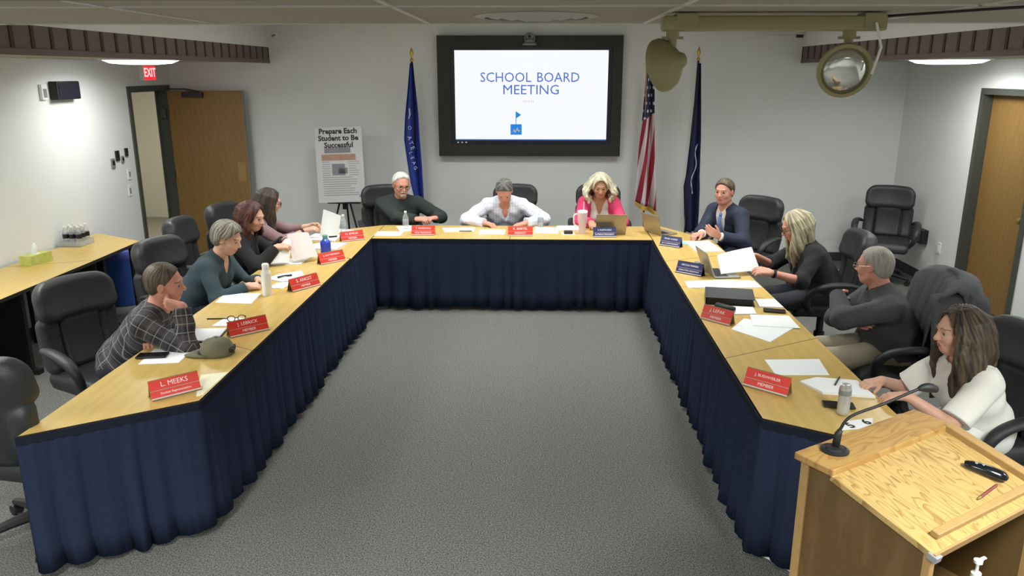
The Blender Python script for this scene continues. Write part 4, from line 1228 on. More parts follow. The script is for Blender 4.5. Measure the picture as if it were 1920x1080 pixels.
P10 = person('grey-haired man in a charcoal pullover and glasses with folded arms at the right table', (2.24, 5.12, 1.115), 172, (2.40, 5.08), (-36, -6, 0),
    ((2.09, 5.04, .80), (2.04, 5.17, .90)), ((-.6, 1, -.8), (-.9, -.9, -.5)), (((.35, -1, -.2), (.9, 0.3, -.1)), ((.55, .75, -.55), (.8, -.6, 0))), (.4, .4), s=1.05, fat=.03, skinm='skin2', brow='browg', trousers='khaki',
    layers=[dict(name='charcoal_pullover', mat='dgrey', grow=.019, cutr=.066, neck=.066, fold=.0045)], hair=dict(style='short', mat='h_silver', th=.004, rough=.0006), glasses='chrome', seed=10)
P11 = person('woman with long wavy brown hair in a loose white top beside the lectern', (2.14, 3.84, 1.085), 186, (2.33, 3.86), (-8, -6, 0),
    ((1.84, 3.95, .775), (1.87, 3.72, .785)), (None, (.5, -.6, -.9)), (((-.95, -.25, -.1), (0, 0, -1)), ((-.9, .35, -.15), (0, 0, -1))), (.4, .45), g=1, s=1.0, chest=.02, skinm='skin1', lipm='lip2', trousers='whitetr',
    layers=[dict(name='white_top', mat='whitecloth', grow=.019, sleeve=.44, neck=.072, fold=.006, hem=.05)],
    hair=dict(style='long', mat='h_long', th=.012, len=.28, n=34, wave=.013, wf=26, out=.018, front=62, r=.023, k=.02, rough=.002, fw=.070, h=.0045), seed=11, h=.0045)

# tie and lanyard
def local(Pn, pts): return [tuple(np.array(p) - np.array(Pn['base'])) for p in pts]
p = P8; T_ = lambda q, fwd, x=0: p['at'](q) + p['tf'] * fwd + p['l'] * x
bm = B(); tube(bm, local(p, [T_(.97, .075), T_(.9, .118), T_(.72, .139), T_(.5, .145), T_(.30, .140)]), [.017, .019, .026, .032, .036], 10, (tuple(p['tf']), .22)); tube(bm, local(p, [T_(1.0, .07), T_(.95, .095)]), [.02, .016], 10)
obj('necktie', bm, M['tie'], p['root'], smooth=180)
p = P9; T_ = lambda q, fwd, x=0: p['at'](q) + p['tf'] * fwd + p['l'] * x
bm = B()
for s_ in (-1, 1): tube(bm, local(p, [T_(1.0, .02, s_ * .07), T_(.88, .13, s_ * .055), T_(.6, .19, s_ * .03), T_(.3, .17, 0)]), .005, 6, sub=1)
obj('lanyard', bm, M['grey'], p['root'], smooth=180)
p = P7; T_ = lambda q, fwd, x=0: p['at'](q) + p['tf'] * fwd + p['l'] * x
bm = B(); tube(bm, local(p, [T_(1.0, .06, -.05), T_(.93, .105, -.02), T_(.91, .112, 0), T_(.93, .105, .02), T_(1.0, .06, .05)]), .0025, 6, sub=1)
obj('necklace', bm, M['gold'], p['root'], smooth=180)

# coat hung over the grey-haired man's chair
def coat():
    c0 = Vector((2.42, 4.98)); a = R(168); fw = Vector((math.cos(a), math.sin(a))); lf = Vector((-fw.y, fw.x))
    def Pp(x, y, z): q = c0 + lf * x + fw * y; return (q.x, q.y, z)
    bm = B(); n = 46; rows = []
    prof = [(-.11, .66, -.02), (-.135, .82, 0), (-.17, .98, .01), (-.20, 1.08, .02), (-.275, 1.125, .02), (-.37, 1.10, .02), (-.405, 1.0, .03), (-.415, .85, .04), (-.42, .68, .06), (-.43, .50, .08), (-.43, .36, .09)]
    for j, (y, z, sp) in enumerate(prof):
        r = []
        for i in range(n + 1):
            u_ = -1 + 2 * i / n
            w = .31 + sp * .9
            zz_ = z - .045 * abs(u_) ** 4 * (1 if 2 < j < 7 else .5)
            fold = (math.sin(u_ * 19 + j * .15) * .6 + math.sin(u_ * 41 + 1) * .3) * (.004 + .02 * max(0, j - 5) / 5)
            yy = y + .85 * (u_ * w) ** 2 - fold - (.0 if j < 4 else .0) + .06 * (abs(u_) ** 6) * (1 if j > 4 else 0)
            r.append(bm.verts.new(Pp(u_ * w, yy, zz_)))
        rows.append(r)
    for a_, b_ in zip(rows, rows[1:]):
        for i in range(n): bm.faces.new((a_[i], a_[i + 1], b_[i + 1], b_[i]))
    o = obj('coat', bm, M['dgrey'], smooth=180)
    md = o.modifiers.new('s', 'SOLIDIFY'); md.thickness = .012; md.offset = 0
    tag(o, 'dark grey coat draped over the back of the grey-haired man\'s chair', 'coat')
    for s_ in (-1, 1):
        bm = B(); tube(bm, [Pp(s_ * .27, -.27, 1.05), Pp(s_ * .33, -.25, .88), Pp(s_ * .35, -.27, .66), Pp(s_ * .34, -.30, .46)], [.05, .055, .05, .042], 12, ((fw.x, fw.y, 0), .6), sub=2); obj('coat_sleeve', bm, M['dgrey'], o, smooth=180)
    bm = B(); tube(bm, [Pp(-.22, -.23, 1.08), Pp(0, -.28, 1.135), Pp(.22, -.23, 1.08)], .022, 10, sub=1); obj('coat_collar', bm, M['dgrey'], o, smooth=180)
    bm = B(); V = []
    for j in range(11):
        z = 1.07 - j * .062; r = []
        for i in range(19):
            v_ = i / 18; y = -.10 - .32 * v_ - .015 * j * .3
            x = .325 + .012 * j * .5 + .014 * math.sin(v_ * 15 + j * .12) * min(1, j / 4) - (.05 if j == 0 else (.015 if j == 1 else 0))
            r.append(bm.verts.new(Pp(x, y + .05, z - .03 * abs(2 * v_ - 1))))
        V.append(r)
    for a_, b_ in zip(V, V[1:]):
        for i in range(18): bm.faces.new((a_[i], a_[i + 1], b_[i + 1], b_[i]))
    o2 = obj('coat_front', bm, M['dgrey'], o, smooth=180); md = o2.modifiers.new('s', 'SOLIDIFY'); md.thickness = .012
coat()
# ---------------------------------------------------------------- papers and things on the tables
Z = TZ
def sheet(label, P, t=.003, m='paper', z=0, cat='paper', name='paper_sheet', group=None):
    cx = sum(p[0] for p in P) / len(P); cy = sum(p[1] for p in P) / len(P)
    L = [(x - cx, y - cy) for x, y in P]
    ar = sum(L[i][0] * L[(i + 1) % len(L)][1] - L[(i + 1) % len(L)][0] * L[i][1] for i in range(len(L)))
    if ar < 0: L.reverse()
    bm = B(); prism(bm, L, 0, t)
    return tag(obj(name, bm, M[m], None, (cx, cy, Z + z)), label, cat, group)
G_ = 'papers lying on the meeting tables'
sheet('white paper under the black phone at the near left table', [(-2.29, 4.43), (-2.05, 4.43), (-2.04, 4.20), (-2.26, 4.17)], .002, group=G_)
sheet('cream sheet at the table edge right of the nearest red nameplate', [(-1.835, 4.02), (-1.70, 4.07), (-1.712, 3.74), (-1.735, 3.72), (-1.79, 3.86)], .0015, 'cream', group=G_)
sheet('single white sheet on the left table between the plaid shirt and the white flask', [(-2.33, 5.67), (-2.06, 5.67), (-2.04, 5.40), (-2.31, 5.42)], group=G_)
sheet('white papers behind the white flask on the left table', [(-2.17, 6.10), (-2.10, 6.24), (-1.95, 6.36), (-1.86, 6.13), (-2.0, 6.0)], .008, group=G_)
sheet('white sheet between the white flask and the pale nameplate', [(-2.04, 5.98), (-1.92, 6.02), (-1.94, 5.82), (-2.06, 5.84)], .002, group=G_)
sheet('stapled papers under the raised sheet of the auburn-haired woman', [(-2.32, 6.57), (-2.32, 6.78), (-2.02, 6.83), (-2.03, 6.60)], .008, group=G_)
sheet('pad of white paper behind the blue bottle', [(-2.16, 7.20), (-2.12, 7.42), (-1.82, 7.46), (-1.86, 7.16)], .016, group=G_)
sheet('white papers in front of the woman in mauve', [(-2.30, 7.62), (-2.26, 7.92), (-1.98, 7.86), (-1.96, 7.56)], .010, group=G_)
sheet('white papers at the far left corner beside the clear bottle', [(-2.10, 7.98), (-2.06, 8.16), (-1.90, 8.10), (-1.88, 7.90)], .012, group=G_)
sheet('white sheet beside the red nameplate of the plaid-shirted man', [(-2.12, 4.88), (-2.10, 5.06), (-1.86, 5.06), (-1.84, 4.90)], .002, group=G_)
sheet('white sheet at the left end of the back row edge', [(-1.64, 7.86), (-1.64, 8.08), (-1.37, 8.08), (-1.37, 7.86)], .004, 'cream', group=G_)
sheet('white sheet under the bottle before the white-haired man', [(-1.50, 8.36), (-1.26, 8.44), (-1.17, 8.16), (-1.41, 8.10)], .003, group=G_)
sheet('cream folder between the white-haired man and the check shirt', [(-.99, 8.28), (-.64, 8.31), (-.64, 8.10), (-.94, 8.06)], .006, 'cream', group=G_)
sheet('white sheet in front of the hands of the check-shirted person', [(-.58, 8.23), (-.31, 8.23), (-.31, 7.97), (-.58, 7.97)], .003, group=G_)
sheet('white sheets right of the central pale nameplate', [(.0, 8.40), (.26, 8.32), (.24, 8.02), (.0, 8.06)], .003, group=G_)
sheet('white papers left of the pink tumbler', [(.24, 8.42), (.50, 8.44), (.46, 8.20), (.22, 8.17)], .010, group=G_)
sheet('white papers in front of the man in the navy suit', [(1.48, 7.66), (1.72, 7.70), (1.75, 7.22), (1.50, 7.20)], .008, group=G_)
sheet('light blue paper beside the navy nameplate of the suited man', [(1.36, 7.58), (1.42, 7.70), (1.52, 7.66), (1.50, 7.5)], .006, 'sky', group=G_)
sheet('wide white papers between the laptop and the black binder', [(1.20, 6.12), (1.50, 6.18), (1.76, 6.16), (1.76, 5.95), (1.19, 5.93)], .003, group=G_)
sheet('white papers beside the black glasses case', [(1.40, 5.42), (1.55, 5.40), (1.53, 5.24), (1.38, 5.23)], .008, group=G_)
sheet('white papers on the table edge behind the dark phone', [(1.62, 5.60), (1.76, 5.62), (1.765, 5.40), (1.60, 5.42)], .008, group=G_)
sheet('fan of loose white papers before the man with folded arms, lower sheet', [(1.28, 4.91), (1.42, 5.14), (1.72, 4.98), (1.46, 4.66)], .004, group=G_)
sheet('loose white sheet lying askew on top of the paper fan', [(1.44, 4.98), (1.48, 5.22), (1.74, 5.20), (1.73, 4.93)], .003, z=.0042, group=G_)
sheet('single white sheet behind the nearest red nameplate on the right table', [(1.34, 4.35), (1.66, 4.37), (1.63, 4.12), (1.335, 4.11)], .002, group=G_)
sheet('stack of white papers under the hands of the woman in white', [(1.43, 4.00), (1.54, 4.06), (1.74, 4.02), (1.75, 3.80), (1.50, 3.85)], .012, group=G_)
t = sheet('white card with black figures 5 and 6 beside the lectern', [(1.44, 3.42), (1.50, 3.52), (1.64, 3.56), (1.59, 3.45)], .002, cat='card', name='number_card')
text('figure', '5', .075, M['black'], t, (-.045, -.02, .0026), Matrix.Rotation(R(24), 3, 'Z'), bold=.002); text('figure', '6', .075, M['black'], t, (.045, .02, .0026), Matrix.Rotation(R(24), 3, 'Z'), bold=.002)
# notebook of the plaid-shirted man
t = empty('notebook', (-2.13, 4.66, Z), R(6), 'open white notebook with a dark cover under the elbow of the plaid shirt', 'notebook')
bm = B(); bx(bm, -.16, .16, -.12, .13, 0, .006); obj('cover', bm, M['bezel'], t)
bm = B(); bx(bm, -.155, .155, -.115, .125, .006, .016, .003); obj('pages', bm, M['paper'], t)

def raised(label, pts, m='paper', d=.02):
    """a held sheet: quad curved in the middle"""
    a, b, c, e = [Vector(p) for p in pts]
    n = ((b - a).cross(e - a)).normalized()
    ctr = (a + b + c + e) / 4
    bm = B(); N = 14; V = []
    for i in range(N + 1):
        r = []
        for j in range(N + 1):
            u_, v_ = i / N, j / N
            p = (a * (1 - u_) + b * u_) * (1 - v_) + (e * (1 - u_) + c * u_) * v_ + n * d * math.sin(PI * u_) * (1 - .4 * v_)
            r.append(bm.verts.new(p - ctr))
        V.append(r)
    for i in range(N):
        for j in range(N): bm.faces.new((V[i][j], V[i + 1][j], V[i + 1][j + 1], V[i][j + 1]))
    o = obj('held_paper', bm, M[m], None, ctr); md = o.modifiers.new('s', 'SOLIDIFY'); md.thickness = .0012
    return tag(o, label, 'paper', 'sheets held in the hand')
raised('pinkish sheet held up by the auburn-haired woman', [(-2.10, 6.62, .76), (-1.92, 6.78, .765), (-2.02, 6.86, .97), (-2.17, 6.72, .98)], 'pinkp', .04)
raised('white sheet folding down from the hand of the auburn-haired woman', [(-2.32, 6.50, .76), (-2.13, 6.60, .755), (-2.12, 6.70, .94), (-2.17, 6.68, .95)], 'paper', .02)
raised('white sheet held up by the woman in the mauve top', [(-2.10, 7.50, .80), (-1.93, 7.56, .80), (-1.90, 7.60, .99), (-2.06, 7.56, 1.06)], 'paper', .02)
raised('white sheet held up by the blonde woman at the right table', [(1.52, 6.28, .76), (1.86, 6.36, .77), (1.80, 6.46, .95), (1.50, 6.38, .90)], 'paper', .02)

# nameplates
def plate(p, q, label, l1, l2, m='red', glare=False, h1=.098):
    p = Vector(p); q = Vector(q); e = q - p; w = e.length; c = (p + q) / 2
    t = empty('nameplate', (c.x, c.y, Z), math.atan2(e.y, e.x), label, 'nameplate', 'acrylic nameplates')
    A = R(24); ca, sa = math.cos(A), math.sin(A)
    rot = Matrix.Rotation(PI / 2 - A, 3, 'X')
    r4 = rot.to_4x4()
    def up(v, o=0): return (0, v * sa - o * ca, v * ca + o * sa + .004)
    bm = B(); box(bm, up(h1 / 2, -.002), (w, h1 + .004, .003), r4); box(bm, (0, .03, .002), (w, .085, .003)); box(bm, (0, .055, .04), (w * .98, .003, .085), Matrix.Rotation(R(16), 4, 'X'))
    obj('holder', bm, M['black' if m != 'red' else 'oaktrim'], t)
    bm = B(); box(bm, up(.003, .002), (w, .007, .006), r4); obj('holder_lip', bm, M['pinkp'], t)
    v1 = h1 * .71; v2 = h1 * .25
    bm = B(); box(bm, up(v1, .001), (w * .995, h1 * .50, .003), r4); a = obj('name_strip', bm, M[m], t)
    bm = B(); box(bm, up(v2, .001), (w * .995, h1 * .34, .003), r4); b = obj('title_strip', bm, M[m], t)
    bm = B(); box(bm, up(h1 * .44, .0016), (w * .995, .0016, .003), r4); obj('divider', bm, M['pinkp'], t)
    s1 = min(.036, w * 1.15 / max(6, len(l1))); s2 = min(.024, w * 1.45 / max(8, len(l2)))
    text('lettering', l1, s1, M['letter'], a, up(v1, .0028), rot)
    text('lettering', l2, s2, M['letter'], b, up(v2, .0028), rot)
    return t
PL = [((-1.935, 3.655), (-1.75, 3.82), 'red nameplate nearest the camera on the left table reading Student Representative', 'L. MEEKS', 'Student Representative', 'red'),
      ((-1.905, 4.644), (-1.718, 4.82), 'red nameplate behind the olive cap on the left table', 'J. LEBRICK', 'MEMBER', 'red'),
      ((-1.833, 5.716), (-1.680, 5.94), 'red nameplate beside the white flask, washed out by glare', 'S. ANGST', 'MEMBER', 'red'),
      ((-1.848, 6.591), (-1.678, 6.777), 'red nameplate in front of the blue bottle', 'K. ROTTERWEICH', 'MEMBER', 'red'),
      ((-1.895, 7.545), (-1.70, 7.68), 'red nameplate at the far end of the left row by the corner', 'N. SEVELIN', 'MEMBER', 'red'),
      ((-1.263, 7.90), (-1.022, 7.905), 'red nameplate before the white-haired man in the back row', 'T. NORDLING', 'VICE PRESIDENT', 'red'),
      ((-.274, 7.90), (-.02, 7.905), 'pale red nameplate at the centre of the back row', 'K. BARTEL', 'PRESIDENT', 'red'),
      ((.594, 7.86), (.822, 7.865), 'navy nameplate in front of the laptop of the pink blazer', 'S. RASMUSSEN', 'SUPERINTENDENT', 'blueplate'),
      ((1.205, 7.50), (1.375, 7.37), 'navy nameplate at the far end of the right row before the suited man', 'MARK HARRIS', 'ASST SUPERINTENDENT', 'blueplate'),
      ((1.178, 6.434), (1.36, 6.28), 'navy nameplate beside the laptop of the blonde woman', 'NICOLE MARBLE', 'EXECUTIVE ASSISTANT', 'blueplate'),
      ((1.127, 5.144), (1.285, 4.98), 'red nameplate before the black glasses case on the right table', 'J. LEPAK', 'MEMBER', 'red'),
      ((1.118, 3.962), (1.300, 3.80), 'red nameplate nearest the lectern on the right table', 'J. BUSHWEILER', 'MEMBER', 'red')]
for a in PL: plate(*a)

def phone(x, y, a, label, L=.15, w=.075, name='phone'):
    t = empty(name, (x, y, Z + .004), R(a), label, 'phone', 'dark phones')
    bm = B(); bx(bm, -L / 2, L / 2, -w / 2, w / 2, 0, .009, .004); obj('body', bm, M['black'], t)
    bm = B(); bx(bm, -L / 2 + .004, L / 2 - .004, -w / 2 + .004, w / 2 - .004, .009, .0096); obj('glass', bm, M['gloss'], t)
phone(-2.24, 4.30, 8, 'dark phone lying on white paper at the near left table', .17, .085)
phone(1.675, 5.315, -14, 'dark phone on the papers before the man with folded arms', .15)
phone(1.525, 3.695, -10, 'dark phone half hidden behind the silver can', .15)

def cyl(name, x, y, prof, m, label, cat, parts=(), z=Z, group=None, smooth=50, n=28):
    t = empty(name, (x, y, z), 0, label, cat, group)
    bm = B(); lathe(bm, prof, (0, 0, 0), n); obj('body', bm, M[m], t, smooth=smooth)
    for nm, pr, mm in parts:
        bm = B(); lathe(bm, pr, (0, 0, 0), n); obj(nm, bm, M[mm], t, smooth=smooth)
    return t
cyl('drink_can', 1.51, 3.60, [(.022, 0), (.028, .006), (.029, .02), (.029, .135), (.024, .15), (.026, .155), (.024, .153), (.001, .15)], 'silver', 'tall slim silver drink can on the right table in front of the lectern', 'can', [('printed_band', [(.0293, .105), (.0295, .106), (.0295, .13), (.0293, .131)], 'grey')])
cyl('flask', -2.0, 5.64, [(.036, 0), (.037, .01), (.037, .16), (.034, .178), (.024, .195), (.023, .2)], 'white', 'white insulated flask standing on the left table', 'bottle', [('cap', [(.026, .2), (.026, .235), (.02, .242), (.008, .243)], 'white')])
t = cyl('water_bottle', -1.92, 7.04, [(.046, 0), (.048, .01), (.048, .1), (.046, .112), (.03, .13), (.022, .14)], 'bluebot', 'squat blue water bottle with a teal cap on the left table', 'bottle', [('cap', [(.024, .14), (.024, .17), (.02, .175), (.008, .176)], 'greencap')])
def pet(x, y, label):
    cyl('plastic_bottle', x, y, [(.028, 0), (.031, .008), (.031, .03), (.029, .034), (.031, .04), (.031, .12), (.027, .14), (.014, .165), (.012, .18)], 'clear', label, 'bottle',
        [('cap', [(.0145, .178), (.0145, .194), (.012, .196)], 'white'), ('label', [(.0315, .055), (.0322, .056), (.0322, .105), (.0315, .106)], 'water')], group='clear water bottles')
pet(-1.37, 8.22, 'clear water bottle in front of the white-haired man')
pet(.06, 8.36, 'clear water bottle right of the check-shirted person')
pet(-1.98, 7.99, 'clear water bottle at the far left corner table before the easel')
t = cyl('tumbler', .49, 8.04, [(.033, 0), (.036, .01), (.038, .1), (.047, .12), (.049, .21), (.05, .222)], 'pinkcup', 'pale pink tumbler with handle and straw before the pink blazer', 'tumbler', [('lid', [(.052, .218), (.052, .236), (.045, .242), (.01, .243)], 'white')])
bm = B(); tube(bm, [(.01, 0, .23), (.012, 0, .33)], .005, 8); obj('straw', bm, M['pinkcup'], t)
bm = B(); tube(bm, [(-.045, 0, .205), (-.085, 0, .2), (-.09, 0, .15), (-.085, 0, .09), (-.038, 0, .075)], .008, 8, sub=2); obj('handle', bm, M['white'], t, smooth=180)
cyl('white_cup', 1.36, 6.46, [(.024, 0), (.028, .01), (.03, .06), (.032, .08), (.026, .08), (.024, .02)], 'white', 'small white cup between the navy nameplate and the laptop', 'cup')

# cap
t = empty('baseball_cap', (-1.885, 4.35, Z), R(12), 'olive baseball cap lying on the left table beside the phone', 'cap')
def capm():
    bm = B(); n = 28; rows = []
    for j in range(9):
        ph = j / 8 * PI / 2; r = []
        for i in range(n):
            a = 2 * PI * i / n
            rr = math.cos(ph) ** .75
            x = .098 * rr * math.cos(a) * (1.0 + .05 * math.sin(3 * a)) + .01; y = .083 * rr * math.sin(a); z = .105 * math.sin(ph) ** .9 + (.006 * math.sin(4 * a + 1) * math.sin(2 * ph))
            r.append(bm.verts.new((x, y, z)))
        rows.append(r)
    for a_, b_ in zip(rows, rows[1:]):
        for i in range(n): bm.faces.new((a_[i], a_[(i + 1) % n], b_[(i + 1) % n], b_[i]))
    return bm
o = obj('crown', capm(), M['cap'], t, smooth=180); md = o.modifiers.new('s', 'SOLIDIFY'); md.thickness = .003
bm = B(); V = []
for i in range(15):
    a = R(118) + R(124) * i / 14
    r0 = (.098 * math.cos(a) + .01, .083 * math.sin(a), .012); ex = .085 * math.sin(PI * i / 14) ** .6
    V.append((bm.verts.new(r0), bm.verts.new((r0[0] - ex * .5, r0[1] * 1.02, .018)), bm.verts.new((r0[0] - ex, r0[1] * .95, .004 + .0 * i))))
for a_, b_ in zip(V, V[1:]): bm.faces.new((a_[0], b_[0], b_[1], a_[1])); bm.faces.new((a_[1], b_[1], b_[2], a_[2]))
o = obj('brim', bm, M['cap'], t, smooth=180); md = o.modifiers.new('s', 'SOLIDIFY'); md.thickness = .004
bm = B(); bx(bm, .085, .112, -.045, .045, .018, .045, .004); obj('back_opening', bm, M['black'], t)
bm = B(); lathe(bm, [(.008, .104), (.007, .11), (.002, .112)], (.01, 0, 0), 12); obj('top_button', bm, M['cap'], t)

# laptops
def laptop(x, y, a, label, m, ang=105, w=.31, d=.215):
    t = empty('laptop', (x, y, Z), R(a), label, 'laptop', 'open laptops')   # local: user sits at -y... hinge at y=0, base towards +y
    bm = B(); bx(bm, -w / 2, w / 2, 0, d, .002, .016, .004); obj('base', bm, M[m], t)
    bm = B(); bx(bm, -w / 2 + .02, w / 2 - .02, .02, .12, .016, .0175); obj('keyboard', bm, M['black'], t)
    r = Matrix.Rotation(R(ang - 90), 4, 'X')
    bm = B(); box(bm, (0, -.0 - d / 2 * math.sin(R(ang - 90)), .014 + d / 2 * math.cos(R(ang - 90))), (w, .007, d), r, .002); l_ = obj('lid', bm, M[m], t)
    bm = B(); box(bm, (0, .005 - d / 2 * math.sin(R(ang - 90)), .016 + d / 2 * math.cos(R(ang - 90))), (w - .02, .001, d - .02), r); obj('display', bm, M['gloss'], l_)
laptop(.78, 8.0, 0, 'open laptop with grey lid in front of the woman in the pink blazer', 'lapgold', 108)
laptop(1.44, 6.36, -84, 'open laptop seen edge-on in front of the blonde woman', 'lapgrey', 112)
laptop(1.22, 8.05, -62, 'open laptop seen from the side at the far right corner of the back row', 'lapgold', 104, .29, .2)

# binder, case, small things
t = empty('ring_binder', (1.44, 5.60, Z), R(-11), 'thick black ring binder lying closed on the right table', 'binder')
bm = B(); bx(bm, -.18, .16, -.15, .15, 0, .004, .001); bx(bm, -.18, .16, -.15, .15, .048, .053, .001); bx(bm, -.184, -.178, -.15, .15, 0, .053, .001); obj('cover', bm, M['leather'], t)
bm = B(); bx(bm, -.172, .145, -.14, .14, .004, .048); obj('pages', bm, M['black'], t)
t = empty('glasses_case', (1.335, 5.33, Z), R(-50), 'black glasses case behind the red nameplate on the right table', 'case')
bm = B(); tube(bm, [(-.08, 0, .022), (-.07, 0, .024), (.07, 0, .024), (.08, 0, .022)], [.012, .03, .03, .012], 12, ((0, 0, 1), .72)); obj('shell', bm, M['black'], t, smooth=180)
def pen(x, y, a, label, m='black', z=.004, L=.14):
    bm = B(); tube(bm, [(-L / 2, 0, 0), (L / 2 - .015, 0, 0), (L / 2, 0, 0)], [.0045, .0045, .001], 8)
    tag(obj('pen', bm, M[m], None, (x, y, Z + z), R(a)), label, 'pen', 'pens')
pen(-2.14, 5.03, 5, 'dark pen lying on the left table behind the elbow of the plaid shirt')
pen(-.72, 8.09, 5, 'dark pen on the cream folder in the back row', z=.011)
pen(1.63, 4.00, 60, 'dark pen on the paper stack before the woman in white', z=.017)
t = empty('eyeglasses', (-1.99, 4.98, Z), R(20), 'dark folded eyeglasses on paper behind the second red nameplate', 'glasses')
bm = B()
for s_ in (-1, 1):
    tube(bm, [(s_ * .033 + .024 * math.cos(2 * PI * q / 14), 0, .024 + .02 * math.sin(2 * PI * q / 14)) for q in range(15)], .003, 6)
    tube(bm, [(s_ * .058, 0, .03), (s_ * .06, .06, .02), (s_ * .05, .11, .006)], .0025, 6)
tube(bm, [(-.01, 0, .028), (.01, 0, .028)], .003, 6); obj('rims', bm, M['bezel'], t)
t = empty('folded_eyeglasses', (-2.02, 6.13, Z + .008), R(40), 'black eyeglasses lying on the papers behind the white flask', 'glasses')
bm = B(); tube(bm, [(-.06, 0, .01), (0, .01, .012), (.06, 0, .01)], [.008, .006, .008], 8); tube(bm, [(-.06, 0, .01), (.05, .02, .008)], .004, 6); obj('rims', bm, M['black'], t)
t = empty('small_box', (.345, 8.0, Z), 0, 'small dark device with white feet at the back table edge left of the tumbler', 'device')
bm = B(); bx(bm, -.045, .045, -.04, .04, .008, .035, .006); obj('body', bm, M['steel'], t)
bm = B(); bx(bm, -.07, .07, -.05, .05, 0, .008, .002); obj('tray', bm, M['white'], t)
t = empty('clip_stand', (-2.03, 7.74, Z + .01), R(30), 'small black clip on the papers before the woman in mauve', 'clip')
bm = B(); bx(bm, -.04, .04, -.02, .02, 0, .03, .006); obj('clip', bm, M['black'], t)

# side table things
t = empty('tissue_box', (-4.36, 6.60, Z), R(80), 'green and white tissue box on the left side table', 'tissue box')
bm = B(); bx(bm, -.12, .12, -.06, .06, 0, .085, .002); obj('carton', bm, M['tissue'], t)
bm = B(); lathe(bm, [(.035, .0851), (.035, .0865), (.01, .087)], (0, 0, 0), 20); obj('slot', bm, M['white'], t)
bm = B(); n = 14; rows = []
for j, (r, z) in enumerate([(.012, .086), (.03, .10), (.022, .135), (.014, .165), (.004, .18)]):
    rows.append([bm.verts.new((r * (1 + .5 * math.sin(3 * 2 * PI * i / n + j)) * math.cos(2 * PI * i / n), r * .7 * (1 + .4 * math.cos(2 * 2 * PI * i / n + j)) * math.sin(2 * PI * i / n), z)) for i in range(n)])
for a_, b_ in zip(rows, rows[1:]):
    for i in range(n): bm.faces.new((a_[i], a_[(i + 1) % n], b_[(i + 1) % n], b_[i]))
obj('tissue', bm, M['paper'], t, smooth=180)
# pack of small water bottles on the side table: each bottle its own thing
bot = None
rr = random.Random(4)
tray = empty('bottle_tray', (-4.43, 7.36, Z), R(0), 'clear tray holding small water bottles on the left side table', 'tray')
bm = B(); bx(bm, -.10, .10, -.12, .12, 0, .006); bx(bm, -.10, -.098, -.12, .12, 0, .05); bx(bm, .098, .10, -.12, .12, 0, .05); bx(bm, -.1, .1, -.12, -.118, 0, .05); bx(bm, -.1, .1, .118, .12, 0, .05); obj('shell', bm, M['clear'], tray)
k = 0
NM = ['first', 'second', 'third']
for iy in range(3):
    for ix in range(3):
        x, y = -4.49 + .062 * ix, 7.29 + .068 * iy
        lab = 'small clear water bottle in side tray, %s row from camera, %s' % (NM[iy], ['against the wall', 'in the middle', 'on the room side'][ix])
        if bot is None:
            bot = empty('mini_bottle', (x, y, Z + .007), 0, lab, 'bottle', 'small water bottles in the tray')
            bm = B(); lathe(bm, [(.026, 0), (.028, .006), (.028, .12), (.022, .145), (.012, .165), (.011, .175)], (0, 0, 0), 16); obj('body', bm, M['clear'], bot, smooth=50)
            bm = B(); lathe(bm, [(.013, .174), (.013, .188), (.01, .189)], (0, 0, 0), 12); obj('cap', bm, M['white'], bot)
            bm = B(); lathe(bm, [(.0284, .07), (.0288, .071), (.0288, .11), (.0284, .111)], (0, 0, 0), 16); obj('label', bm, M['bezel'], bot)
        else:
            c = copy_tree(bot); c.location = (x, y, Z + .007 + 0 * k); c['label'] = lab
        k += 1
# recycling bin
t = empty('recycling_bin', (-4.30, 7.86, 0), 0, 'blue recycling bin with a bin liner below the end of the side table', 'bin')
bm = B(); lathe(bm, [(.14, 0), (.15, .01), (.185, .56), (.19, .57), (.192, .58), (.18, .58), (.145, .02)], (0, 0, 0), 36); obj('body', bm, M['bin'], t, smooth=50)
bm = B(); lathe(bm, [(.188, .50), (.194, .53), (.198, .585), (.19, .595), (.178, .57), (.17, .40), (.15, .2)], (0, 0, 0), 36); obj('liner', bm, M['bag'], t, smooth=60)
bm = B(); tube(bm, [(.17, -.09, .53), (.175, -.10, .46), (.18, -.085, .40), (.17, -.09, .36)], .008, 6, sub=1); obj('liner_tie', bm, M['paper'], t)

# ---------------------------------------------------------------- things on the walls
t = empty('wall_speaker', (XL, 7.69, 2.095), 0, 'black box speaker mounted on the left wall', 'speaker')
bm = B(); bx(bm, 0, .085, -.19, .19, 0, .17, .01); obj('cabinet', bm, M['black'], t)
bm = B(); bx(bm, .085, .092, -.175, .175, .012, .155, .003); obj('grille', bm, M['bezel'], t)
t = empty('thermostat_box', (XL, 7.39, 2.17), 0, 'small white sensor box on the left wall beside the black speaker', 'sensor')
bm = B(); bx(bm, 0, .03, -.045, .045, -.07, .07, .006); obj('cover', bm, M['white'], t)
bm = B(); bx(bm, .03, .033, -.025, .025, -.05, .03); obj('grille', bm, M['grey'], t)
t = empty('exit_sign', (XL, 9.44, 2.25), 0, 'lit red EXIT sign above the open doorway on the left', 'exit sign')
bm = B(); bx(bm, 0, .05, -.15, .15, 0, .18, .005); obj('housing', bm, M['white'], t)
bm = B(); bx(bm, .05, .054, -.14, .14, .012, .168); obj('face', bm, M['exit'], t)
text('lettering', 'EXIT', .14, M['exitw'], t, (.055, 0, .09), Matrix.Rotation(PI / 2, 3, 'Z') @ Matrix.Rotation(PI / 2, 3, 'X'), bold=.002)
